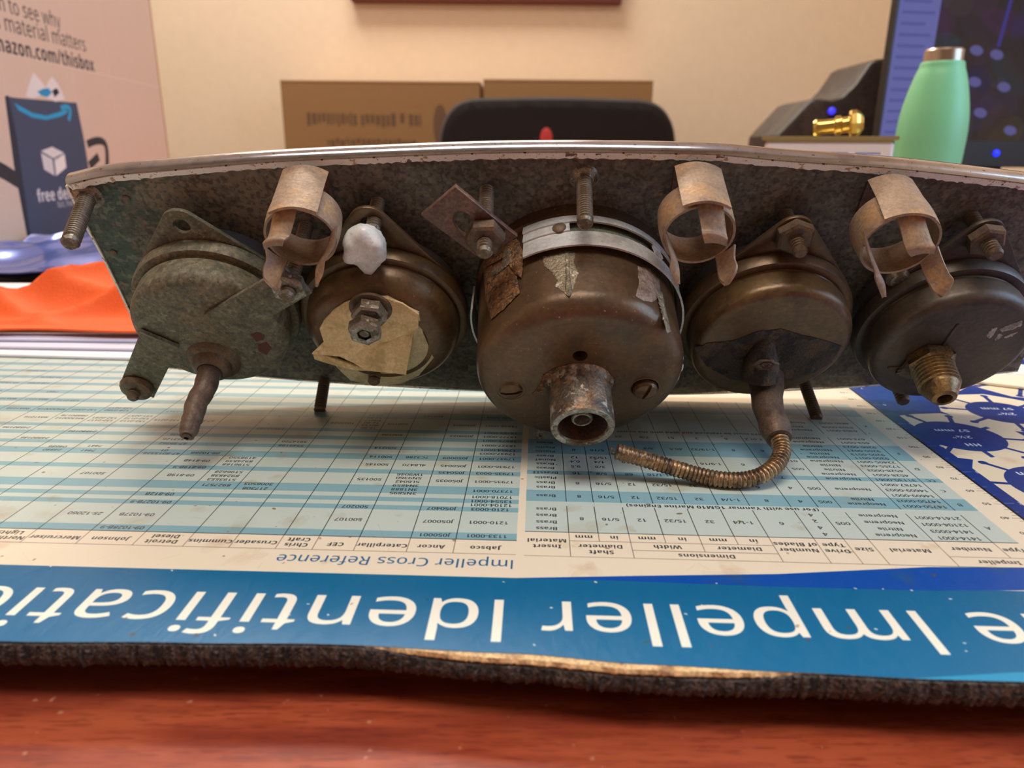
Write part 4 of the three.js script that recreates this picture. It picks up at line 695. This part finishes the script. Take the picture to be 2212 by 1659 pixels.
// ---------------------------------------------------------------- things on the desk behind the mat
// the printed shipping box
{
  const far = onZ(362, 330, -1.28), D = 0.52, H = 0.47, dir = V(0.05, 0, 1).normalize(), W = 0.4;      // its printed side runs towards the viewer
  const boxG = thing('shipping_box', 'tall brown shipping box with printed blue bag picture and torn label', 'box', V(far.x, TABLE_Y, far.z));
  boxG.quaternion.setFromRotationMatrix(new THREE.Matrix4().makeBasis(V(dir.z, 0, -dir.x), V(0, 1, 0), dir));
  boxG.updateMatrixWorld(true);
  const inv = boxG.matrixWorld.clone().invert(), nrm = V(dir.z, 0, -dir.x);
  const onBox = (px, py) => hit(px, py, boxG.position, nrm).applyMatrix4(inv);                        // x about 0, y height, z along the side
  const kraft = tex(512, 512, (u, v) => { const g = 0.93 + 0.14 * fbm(u, v, 40, 4, 5001), k = fbm(u * 1, v * 6, 10, 4, 5011); return mixc([220 * g, 194 * g, 174 * g], [212, 184, 162], sst(0.5, 0.7, k)); });
  const kraftMat = new THREE.MeshStandardMaterial({ map: scaled(kraft, 3), roughness: 0.85, bumpMap: scaled(GRAIN, 5), bumpScale: 0.0004 });
  // the print, drawn in box metres: z grows towards the viewer, so the reader's right is -z
  const cv = document.createElement('canvas'), zN = 0.5, zF = 0.0, yT = 0.47; cv.width = 2048; cv.height = Math.round(2048 * yT / (zN - zF));
  const c = cv.getContext('2d'), S = 2048 / (zN - zF);
  c.fillStyle = '#dfcab8'; c.fillRect(0, 0, cv.width, cv.height);
  const r = rng(61);
  for (let i = 0; i < 900; i++) { c.fillStyle = `rgba(${170 + 60 * r()},${130 + 60 * r()},${100 + 60 * r()},0.05)`; c.fillRect(r() * 2048, r() * 2048, 1 + 3 * r(), 60 + 300 * r()); }
  for (const [x, w] of [[300, 5], [520, 6], [905, 4], [1330, 4]]) { c.strokeStyle = 'rgba(240,220,205,0.35)'; c.lineWidth = w; c.beginPath(); c.moveTo(x, 0); c.lineTo(x + 40, 1930); c.stroke(); }
  c.strokeStyle = 'rgba(240,225,212,0.5)'; c.lineWidth = 6; c.beginPath(); c.moveTo(200, 1000); c.lineTo(2048, 1010); c.stroke();
  const at = (px, py) => { const q = onBox(px, py); return [(zN - q.z) * S, (yT - q.y) * S]; };
  const shape = (pts, col) => { c.fillStyle = col; c.beginPath(); pts.map((p) => at(...p)).forEach(([x, y], i) => (i ? c.lineTo(x, y) : c.moveTo(x, y))); c.closePath(); c.fill(); };
  const curve = (pts, w, col) => { const q = pts.map((p) => at(...p)); c.strokeStyle = col; c.lineWidth = w; c.lineCap = 'butt'; c.beginPath(); c.moveTo(...q[0]); for (let i = 1; i < q.length - 1; i++) { const m = [(q[i][0] + q[i + 1][0]) / 2, (q[i][1] + q[i + 1][1]) / 2]; i === q.length - 2 ? c.quadraticCurveTo(...q[i], ...q[i + 1]) : c.quadraticCurveTo(...q[i], ...m); } c.stroke(); };
  const words = (s, bx, by, h, col, weight = '') => { const [x, y] = at(bx, by), [, y2] = at(bx, by - h); c.fillStyle = col; c.font = `${weight} ${(y - y2) / 0.54}px sans-serif`; c.textAlign = 'right'; c.save(); c.translate(x, y); c.scale(1.0, 1); c.fillText(s, 0, 0); c.restore(); };
  const ink = '#33383f';
  words('Scan to see why', 132, 62, 22, ink); words('less material matters', 187, 112, 22, ink); words('amazon.com/thisbox', 205, 155, 21, ink, 'bold');
  shape([[10, 208], [40, 212], [165, 222], [181, 300], [200, 420], [210, 510], [62, 510], [40, 390], [22, 280]], '#46536e');
  shape([[10, 208], [18, 206], [36, 300], [66, 510], [58, 510], [30, 360]], '#2d3546');
  shape([[30, 222], [40, 238], [70, 254], [100, 259], [130, 252], [142, 246], [148, 240], [140, 236], [130, 241], [100, 250], [70, 244], [48, 232]], '#2fa9e0');
  curve([[131, 233], [142, 229], [151, 233], [152, 246], [148, 260]], 22, '#2fa9e0');
  shape([[88, 326], [112, 317], [138, 330], [115, 342]], '#e8e8ea'); shape([[88, 330], [113, 344], [118, 380], [95, 366]], '#dcdde2'); shape([[117, 344], [139, 332], [143, 362], [121, 380]], '#f3f3f4');
  curve([[120, 348], [128, 335], [137, 334]], 4, '#9aa0ad'); curve([[100, 322], [126, 336]], 6, '#b3b8c2');
  words('free delivery', 192, 424, 18, '#e6e8ee', 'bold'); words('fast, free & easy', 186, 440, 9, '#c9ced8');
  curve([[188, 312], [204, 303], [226, 305], [232, 330], [231, 360]], 40, ink); curve([[193, 358], [205, 346], [213, 338]], 44, ink); curve([[-30, 355], [0, 366], [20, 378], [42, 392]], 70, ink);
  // torn strip of label paper above the bag
  shape([[56, 208], [60, 190], [66, 172], [72, 156], [82, 168], [92, 180], [98, 190], [104, 176], [112, 166], [124, 180], [130, 192], [140, 214], [120, 220], [90, 206], [70, 212]], '#eceaea');
  shape([[80, 198], [92, 192], [104, 190], [112, 200], [102, 210], [88, 206]], '#2b9fd6'); shape([[112, 196], [122, 190], [128, 200], [118, 210]], '#1c2838');
  const pt = new THREE.CanvasTexture(cv); pt.colorSpace = THREE.SRGBColorSpace;
  const printMat = new THREE.MeshStandardMaterial({ map: pt, roughness: 0.8, bumpMap: scaled(GRAIN, 3), bumpScale: 0.0003 });
  part('side_panel', (() => { const g = new THREE.PlaneGeometry(zN - zF, yT); g.rotateY(Math.PI / 2); g.translate(0.0002, yT / 2, (zN + zF) / 2); return g; })(), printMat, boxG, 'side printed with writing and a blue bag');
  part('carton', merge([box(W, H, zN, -W / 2 - 0.0003, H / 2, zN / 2, 0.003)]), kraftMat, boxG);
  part('edge_fold', box(0.006, H, 0.005, -0.0025, H / 2, -0.0022, 0.002), plain(0xb57f4c, 0.8), boxG, 'orange brown folded edge');
}
// blue plastic pack, orange cloth, papers
function drape(nx, nz, fn, thick) { return sheet((u, v) => fn(u, v), nx, nz, thick, 1.2); }
{
  const a = V(-0.53, 0.004, -0.585), b = V(-0.335, 0.006, -0.655), cc = V(-0.5, 0.016, -0.97), d = V(-0.54, 0.016, -0.84);
  const w = rng(8), ph = Array.from({ length: 6 }, () => w() * 6);
  const top = (u, v) => { const p = a.clone().lerp(b, u), q = d.clone().lerp(cc, u), s = p.lerp(q, v); s.y += 0.004 * Math.sin(v * 11 + u * 2 + ph[0]) + 0.003 * Math.sin(v * 23 - u * 5 + ph[1]) + 0.0015 * Math.sin(u * 17 + v * 6 + ph[2]); return s; };
  const pack = thing('plastic_pack', 'shiny blue plastic pack lying before the printed shipping box', 'plastic pack');
  const blue = new THREE.MeshPhysicalMaterial({ color: 0x5668b4, roughness: 0.25, metalness: 0.3, clearcoat: 1, clearcoatRoughness: 0.08 });
  part('film', drape(50, 60, top, 0.0012), blue, pack);
  part('pack_body', sheet((u, v) => { const p = top(u, 0.06 + 0.92 * v); p.y = TABLE_Y + 0.0052; return p; }, 20, 20, 0.01), plain(0x1d2340, 0.5), pack);
}
{
  // sheets of paper piled at the back of the mat
  const whites = [0xe9e6ee, 0xdcd9ea, 0xd2cfe6, 0xf1eef2];
  for (let i = 0; i < 4; i++) {
    const g = new RoundedBoxGeometry(0.3, 0.0016, 0.17, 1, 0.0006); g.rotateY(-0.02 + 0.03 * (i - 1.5)); g.translate(-0.34 + 0.008 * i, 0.001 + 0.0019 * i, -0.483 - 0.008 * i);
    solo('paper_sheet', uvBox(g), plain(whites[i], 0.55), ['lowest white paper in the pile under the orange cloth', 'second paper up in the pile under the orange cloth', 'third paper up in the pile under the orange cloth', 'topmost paper in the pile under the orange cloth'][i], 'paper', 'papers under the orange cloth');
  }
  const base = 0.0078;
  const cl = (u, v) => {
    const x = -0.47 + 0.3 * u, z = -0.398 - 0.03 * sst(0.35, 0.9, u) - 0.11 * v, k = u - 0.1 * v;
    const ridge = 0.019 * sst(0.46, 0.54, k) * (1 - 0.7 * sst(0.56, 0.82, k)) * sst(0.25, 0.75, v) * sst(1.15, 0.85, v) + 0.006 * sst(0.05, 0.7, v) * sst(1.15, 0.7, v);
    const rg = (t) => 1 - Math.abs(Math.sin(t)), folds = 0.009 * rg(u * 9 + v * 4) ** 2 * sst(0, 0.4, v) + 0.007 * rg(u * 15 - v * 6 + 1) ** 2 * sst(0, 0.3, v) + 0.006 * rg(v * 7 + u * 4) ** 2 * sst(0, 0.15, v) - 0.003;
    return V(x + 0.01 * Math.sin(v * 6 + u * 4), base + 0.002 + Math.max(0, ridge + folds * sst(0, 0.2, v) * sst(0, 0.1, u)), z + 0.012 * Math.sin(u * 9));
  };
  const orange = new THREE.MeshPhysicalMaterial({ color: 0xf05c12, roughness: 0.7, sheen: 0.1, sheenColor: new THREE.Color(1, 0.5, 0.3), bumpMap: scaled(GRAIN, 30), bumpScale: 0.0004 });
  solo('orange_cloth', drape(90, 50, cl, 0.0012), orange, 'crumpled bright orange cloth on the pile of papers', 'cloth');
}
for (let i = 0; i < 2; i++) {
  const c = onY(2262, 806 + 26 * i, 0.001), g = new RoundedBoxGeometry(0.09, 0.0016, 0.026, 1, 0.0006); g.rotateY(-0.32 - 0.14 * i); g.translate(c.x + 0.004 * i, 0.0009, c.z);
  solo('paper_strip', uvBox(g), plain(i ? 0xefe0c8 : 0xf2ece4, 0.7), i ? 'cream paper strip lying on the blue chart' : 'white paper strip lying on the blue chart behind the cream one', 'paper', 'paper strips on the blue chart');
}
// mint bottle
{
  const z = -0.72, ax = onZ(2004, 330, z), H = (py) => onZ(2004, py, z).y - TABLE_Y, R = (w, py) => (w / 2) * onZ(2004, py, z).distanceTo(camera.position) / FPX * 0.755;
  const bt = thing('water_bottle', 'mint green water bottle with a metal cap beside the tin', 'bottle', V(ax.x, TABLE_Y, z));
  const mint = new THREE.MeshPhysicalMaterial({ color: 0x7fcf9c, roughness: 0.42 });
  const prof = [[0, 0], [0.029, 0], [0.032, 0.003], [0.033, 0.02], [R(146, 350), H(400)], [R(150, 320), H(330)], [R(152, 290), H(290)], [R(147, 250), H(250)], [R(131, 205), H(205)], [R(110, 165), H(165)], [R(98, 148), H(148)], [R(94, 140), H(138)], [R(90, 138), H(134)], [0, H(133)]];
  const spl = new THREE.CatmullRomCurve3(prof.slice(3, 12).map(([r, y]) => V(r, y, 0)), false, 'centripetal').getPoints(60).map((p) => [p.x, p.y]);
  const body = lathe([...prof.slice(0, 3), ...spl, ...prof.slice(12)], 64, 0.8); body.rotateX(-Math.PI / 2);
  part('body', body, mint, bt, 'mint green body');
  const cap = lathe([[R(84, 130), H(134)], [R(84, 130), H(110)], [R(78, 110), H(106)], [0, H(105.5)]], 48, 0.5); cap.rotateX(-Math.PI / 2);
  part('cap', cap, plain(0xb9a89a, 0.28, 1), bt, 'brushed metal cap');
}
// white tin and the brass fitting lying on it
{
  const z = -0.6, th = 0.36, nf = V(-Math.sin(th), 0, Math.cos(th)), a = onZ(1650, 300, z), b = hit(1938, 300, a, nf), topY = hit(1790, 294, a, nf).y, w = Math.hypot(b.x - a.x, b.z - a.z), h = topY - TABLE_Y, dp = 0.06;
  const mid = a.clone().add(b).multiplyScalar(0.5).addScaledVector(nf, -dp / 2);
  const tin = thing('tin_can', 'white rectangular tin with blue print and gold rimmed top', 'tin', V(mid.x, TABLE_Y, mid.z));
  tin.rotation.y = -th;
  const cv = document.createElement('canvas'); cv.width = 1024; cv.height = Math.round(1024 * h / w); const c = cv.getContext('2d');
  c.fillStyle = '#efe9ea'; c.fillRect(0, 0, 1024, cv.height);
  c.fillStyle = '#6f86c4'; for (let i = 0; i < 22; i++) { c.fillRect(300 + (i % 3) * 14, 6 + i * 34, 400 - (i % 4) * 30, 15); if (i % 5 !== 4) c.fillRect(760, 6 + i * 34, 220 - (i % 3) * 26, 15); }
  const pt = new THREE.CanvasTexture(cv); pt.colorSpace = THREE.SRGBColorSpace;
  part('body', box(w - 0.002, h - 0.004, dp, 0, h / 2 - 0.002, 0, 0.003), plain(0xeae5e6, 0.35, 0), tin);
  const lab = new THREE.PlaneGeometry(w - 0.012, h - 0.014); lab.translate(0, h / 2 - 0.004, dp / 2 + 0.0003); part('label', lab, new THREE.MeshPhysicalMaterial({ map: pt, roughness: 0.4 }), tin, 'white label with blue print');
  const gold = plain(0xc9bb90, 0.3, 0.9);
  part('rim', merge([box(w + 0.001, 0.0026, 0.003, 0, h - 0.0013, dp / 2), box(w + 0.001, 0.0026, 0.003, 0, h - 0.0013, -dp / 2), box(0.003, 0.0026, dp, w / 2, h - 0.0013, 0), box(0.003, 0.0026, dp, -w / 2, h - 0.0013, 0)]), gold, tin, 'gold metal rim');
  part('lid', box(w - 0.004, 0.002, dp - 0.004, 0, h - 0.0032, 0), gold, tin);
  const A = hit(1756, 286, mid, nf), B = hit(1866, 262, mid, nf); A.y = topY + 0.0066; B.y = topY + 0.0104;
  const L = A.distanceTo(B), fit = thing('brass_fitting', 'small shiny brass fitting lying on top of the white tin', 'fitting', V(A.x, topY, A.z));
  const rel = (g) => { const q = place(g, A, B); q.translate(-A.x, -topY, -A.z); return q; };
  const br = plain(0xd8b866, 0.22, 1);
  part('barrel', rel(lathe([[0, 0], [0.0055, 0], [0.0065, 0.002], [0.0055, 0.006], [0.0055, L * 0.42], [0.0072, L * 0.45], [0.0072, L * 0.55], [0.006, L * 0.58], [0.006, L * 0.72]], 32)), br, fit);
  part('knurled_nut', rel(lathe([[0.006, L * 0.7], [0.0095, L * 0.72], [0.0103, L * 0.76], [0.0103, L * 0.86], [0.0085, L * 0.93], [0.005, L], [0, L]], 8, 0.3)), br, fit);
}
// monitor
{
  const psi = 0.16, p0 = onZ(1893, 300, -0.95), u = V(Math.cos(psi), 0, -Math.sin(psi)), n = V(Math.sin(psi), 0, Math.cos(psi)), W = 0.54, H = 0.33;
  const mon = thing('monitor', 'computer monitor showing a dark picture with a violet side strip', 'monitor', V(p0.x, TABLE_Y, p0.z));
  mon.quaternion.setFromRotationMatrix(new THREE.Matrix4().makeBasis(u, V(0, 1, 0), n));
  const y0 = onZ(1893, 332, -0.95).y - TABLE_Y, dark = plain(0x17150f, 0.5);
  const cv = document.createElement('canvas'); cv.width = 1024; cv.height = 640; const c = cv.getContext('2d'), r = rng(33);
  c.fillStyle = '#38302f'; c.fillRect(0, 0, 1024, 640);
  for (let i = 0; i < 260; i++) { c.fillStyle = `rgba(${40 + 50 * r() | 0},${38 + 40 * r() | 0},${40 + 60 * r() | 0},0.25)`; c.beginPath(); c.ellipse(110 + 914 * r(), 640 * r(), 10 + 60 * r(), 10 + 40 * r(), r() * 3, 0, 7); c.fill(); }
  c.fillStyle = '#6a6aa8'; c.fillRect(0, 0, 104, 640); c.fillStyle = '#5b5b98'; for (let i = 0; i < 26; i++) c.fillRect(10, 14 + i * 24, 60 + 30 * r(), 7);
  c.strokeStyle = '#433a86'; c.lineWidth = 9; c.beginPath(); c.moveTo(330, 0); c.lineTo(290, 230); c.lineTo(270, 420); c.stroke();
  for (const [x, y] of [[200, 420], [255, 428], [210, 490], [420, 330], [240, 560], [470, 150], [330, 600], [200, 600], [290, 500]]) { c.fillStyle = '#5f5b8e'; c.beginPath(); c.ellipse(x + 15, y + 10, 18, 11, 0.2, 0, 7); c.fill(); }
  const st = new THREE.CanvasTexture(cv); st.colorSpace = THREE.SRGBColorSpace;
  part('housing', box(W - 0.002, H + 0.03, 0.012, W / 2, y0 + H / 2, -0.007, 0.003), dark, mon);
  part('bezel', merge([box(W, 0.03, 0.006, W / 2, y0 + 0.001, 0.002), box(W, 0.012, 0.006, W / 2, y0 + H + 0.012, 0.002), box(0.003, H, 0.003, 0.0015, y0 + H / 2, 0.0006), box(0.012, H, 0.006, W - 0.006, y0 + H / 2, 0.002)]), dark, mon);
  const sc = new THREE.PlaneGeometry(W - 0.015, H - 0.01); sc.translate(W / 2 - 0.0045, y0 + H / 2 + 0.009, 0.0015);
  part('screen', sc, new THREE.MeshPhysicalMaterial({ color: 0x060606, roughness: 0.9, specularIntensity: 0.2, emissive: 0xffffff, emissiveMap: st, emissiveIntensity: 0.85 }), mon, 'lit screen');
  part('neck', box(0.06, y0 + 0.05, 0.03, 0.175, (y0 + 0.05) / 2, -0.045), dark, mon);
  part('base', box(0.24, 0.012, 0.18, 0.175, 0.006, -0.05, 0.004), dark, mon);
  const led = new THREE.SphereGeometry(0.004, 16, 12); led.translate(0.163, y0 + 0.002, 0.005); part('indicator', led, plain(0x1020ff, 0.4, 0, { emissive: 0x1a2bff, emissiveIntensity: 2.5 }), mon, 'blue indicator light');
  const glow = new THREE.RectAreaLight(new THREE.Color(0.4, 0.4, 0.75), 0.06, W, H); glow.name = 'screen_glow'; glow.position.copy(mon.position).addScaledVector(u, W / 2).addScaledVector(n, 0.01); glow.position.y = TABLE_Y + y0 + H / 2; glow.lookAt(glow.position.clone().add(n)); scene.add(glow);
}
// desk phone
{
  const z = -1.12, P = (x, y) => onZ(x, y, z), o = P(1800, 300);
  const ph = thing('desk_phone', 'black desk phone with a raised handset behind the brass fitting', 'phone', V(o.x, TABLE_Y, z));
  const out = [[1680, 292], [1700, 270], [1750, 218], [1766, 212], [1800, 216], [1822, 208], [1850, 180], [1880, 136], [1896, 127], [1925, 124], [1960, 300]].map(([x, y]) => { const q = P(x, y); return [q.x - o.x, q.y - TABLE_Y]; });
  const lastX = out[out.length - 1][0], firstX = out[0][0];
  const black = patina(5200, [52, 44, 40], [[[64, 54, 48], 6, 0.5, 0.2]], [], 0.2, { metal: 0, rough: 0.6 });
  part('body', extrude([[firstX - 0.01, 0], ...out.slice(0, 10), [lastX, 0]].reverse(), -0.14, 0, 0.006), black, ph);
  part('handset', sheet((u, v) => { const x = firstX + 0.085 + 0.14 * u, y = 0.01 + 0.06 + 0.12 * u; return V(x, y + 0.02 * Math.sin(u * 3.14), 0.012 + 0.04 * v); }, 20, 6, 0.026), black, ph);
  const q = P(1795, 240), led = new THREE.SphereGeometry(0.005, 16, 12); led.translate(q.x - o.x, q.y - TABLE_Y, 0.003);
  part('indicator', led, plain(0x2020c0, 0.4, 0, { emissive: 0x3a34e0, emissiveIntensity: 1.6 }), ph, 'blue indicator light');
}
// office chair beyond the desk
{
  const z = -1.62, L = onZ(950, 290, z), R = onZ(1455, 290, z), T = onZ(1200, 214, z).y, w = R.x - L.x, cx = (L.x + R.x) / 2;
  const ch = thing('office_chair', 'black upholstered office chair beyond the desk', 'chair', V(cx, FLOOR_Y, z));
  const fabric = new THREE.MeshPhysicalMaterial({ color: 0x1d1a1b, roughness: 0.9, sheen: 0.3, sheenColor: new THREE.Color(0.3, 0.28, 0.3), bumpMap: scaled(GRAIN, 12), bumpScale: 0.0008 });
  const top = T - FLOOR_Y, pts = [], hw = w / 2, b0 = top - 0.55;
  const prof = [[-hw * 0.9, b0], [-hw, b0 + 0.1], [-hw, top - 0.09], [-hw * 0.93, top - 0.035], [-hw * 0.8, top - 0.008], [-hw * 0.4, top], [hw * 0.4, top], [hw * 0.8, top - 0.008], [hw * 0.93, top - 0.035], [hw, top - 0.09], [hw, b0 + 0.1], [hw * 0.9, b0]];
  part('backrest', extrude(new THREE.CatmullRomCurve3(prof.map(([x, y]) => V(x, y, 0)), true, 'centripetal').getPoints(90), -0.05, 0.05, 0.02), fabric, ch);
  part('seat', box(0.5, 0.08, 0.46, 0, 0.46, -0.02, 0.03), fabric, ch);
  part('spine', box(0.06, 0.3, 0.03, 0, 0.5, -0.075, 0.005), plain(0x111111, 0.5), ch);
  part('column', box(0.05, 0.36, 0.05, 0, 0.24, -0.02, 0.01), plain(0x222222, 0.4, 0.6), ch);
  for (let i = 0; i < 5; i++) { const a = (i / 5) * 2 * Math.PI, g = box(0.28, 0.03, 0.045, 0.15, 0.07, 0, 0.01); g.rotateY(a); g.translate(0, 0, -0.02); const leg = part('leg', g, plain(0x161616, 0.5), ch); const k = new THREE.SphereGeometry(0.027, 16, 12); k.translate(0.28 * Math.cos(a), 0.0275, -0.28 * Math.sin(a) - 0.02); part('castor', k, plain(0x0c0c0c, 0.5), leg); }
  const q = onZ(1180, 299, z + 0.052); const em = new THREE.SphereGeometry(0.014, 20, 14); em.scale(0.9, 1.5, 0.25); em.translate(q.x - cx, q.y - FLOOR_Y, 0.05); part('emblem', em, plain(0xd84a48, 0.5), ch, 'small red mark');
}
// cartons against the back wall
{
  const z = -2.06, mk = (x0, x1, yt, label, printed, seed) => {
    const a = onZ(x0, yt, z), b = onZ(x1, yt, z), w = b.x - a.x, h = a.y - FLOOR_Y, cv = document.createElement('canvas'); cv.width = 1024; cv.height = 1024;
    const c = cv.getContext('2d'), r = rng(seed); c.fillStyle = '#a07a50'; c.fillRect(0, 0, 1024, 1024);
    for (let i = 0; i < 400; i++) { c.fillStyle = `rgba(${120 + 50 * r() | 0},${85 + 40 * r() | 0},${50 + 30 * r() | 0},0.12)`; c.fillRect(r() * 1024, r() * 1024, 40 + 200 * r(), 2 + 3 * r()); }
    if (printed) { c.fillStyle = '#745840'; const yy = 1024 * 0.068; for (const [k, y, hgt, n, x1b, len] of [[0, yy, 34, 4, 120, 620], [1, yy + 62, 26, 5, 220, 470]]) { let x = x1b; while (x < x1b + len) { const ww = 10 + 16 * r(); c.fillRect(x, y + 6 * r(), ww, hgt - 12 * r()); x += ww + 6 + (r() < 0.2 ? 16 : 0); } } c.beginPath(); c.ellipse(820, yy + 30, 38, 52, 0, 0, 7); c.fill(); }
    const t = new THREE.CanvasTexture(cv); t.colorSpace = THREE.SRGBColorSpace;
    const o = thing('cardboard_carton', label, 'carton', V((a.x + b.x) / 2, FLOOR_Y, z - 0.11));
    part('carton_body', box(w, h, 0.22, 0, h / 2, -0.0005, 0.004), plain(0x9c754c, 0.85), o);
    const f = new THREE.PlaneGeometry(w - 0.008, h - 0.008); f.translate(0, h / 2, 0.1101); part('front_panel', f, new THREE.MeshStandardMaterial({ map: t, roughness: 0.85 }), o);
    part('top_flap', box(w, 0.004, 0.11, 0, h + 0.0015, 0.055), plain(0xb78d60, 0.85), o); part('top_flap', box(w, 0.004, 0.108, 0, h + 0.0015, -0.055), plain(0xb78d60, 0.85), o);
  };
  mk(604, 1038, 176, 'brown carton with blurred dark print standing against the back wall', true, 44);
  mk(1044, 1412, 174, 'plain brown carton behind the office chair', false, 45);
}
// framed picture on the back wall
{
  const z = ROOM.z0 + 0.03, a = onZ(758, 4, z), b = onZ(1343, 4, z), w = b.x - a.x, h = 0.5;
  const fr = thing('picture_frame', 'dark red wooden picture frame hanging on the back wall', 'picture frame', V((a.x + b.x) / 2, a.y, z - 0.0295));
  const wood = plain(0x5e2412, 0.4);
  part('moulding', merge([box(w, 0.04, 0.03, 0, 0.02, 0.0148, 0.004), box(w, 0.04, 0.03, 0, h - 0.02, 0.0148, 0.004), box(0.04, h - 0.08, 0.03, -w / 2 + 0.02, h / 2, 0.0148), box(0.04, h - 0.08, 0.03, w / 2 - 0.02, h / 2, 0.0148)]), wood, fr);
  part('picture', box(w - 0.08, h - 0.08, 0.006, 0, h / 2, 0.006), plain(0xcfc6b4, 0.7), fr);
}

scene.traverse((o) => { if (o.isMesh) { o.castShadow = true; o.receiveShadow = true; } if (o.isLight && o.shadow) o.castShadow = true; });
renderer.render(scene, camera);
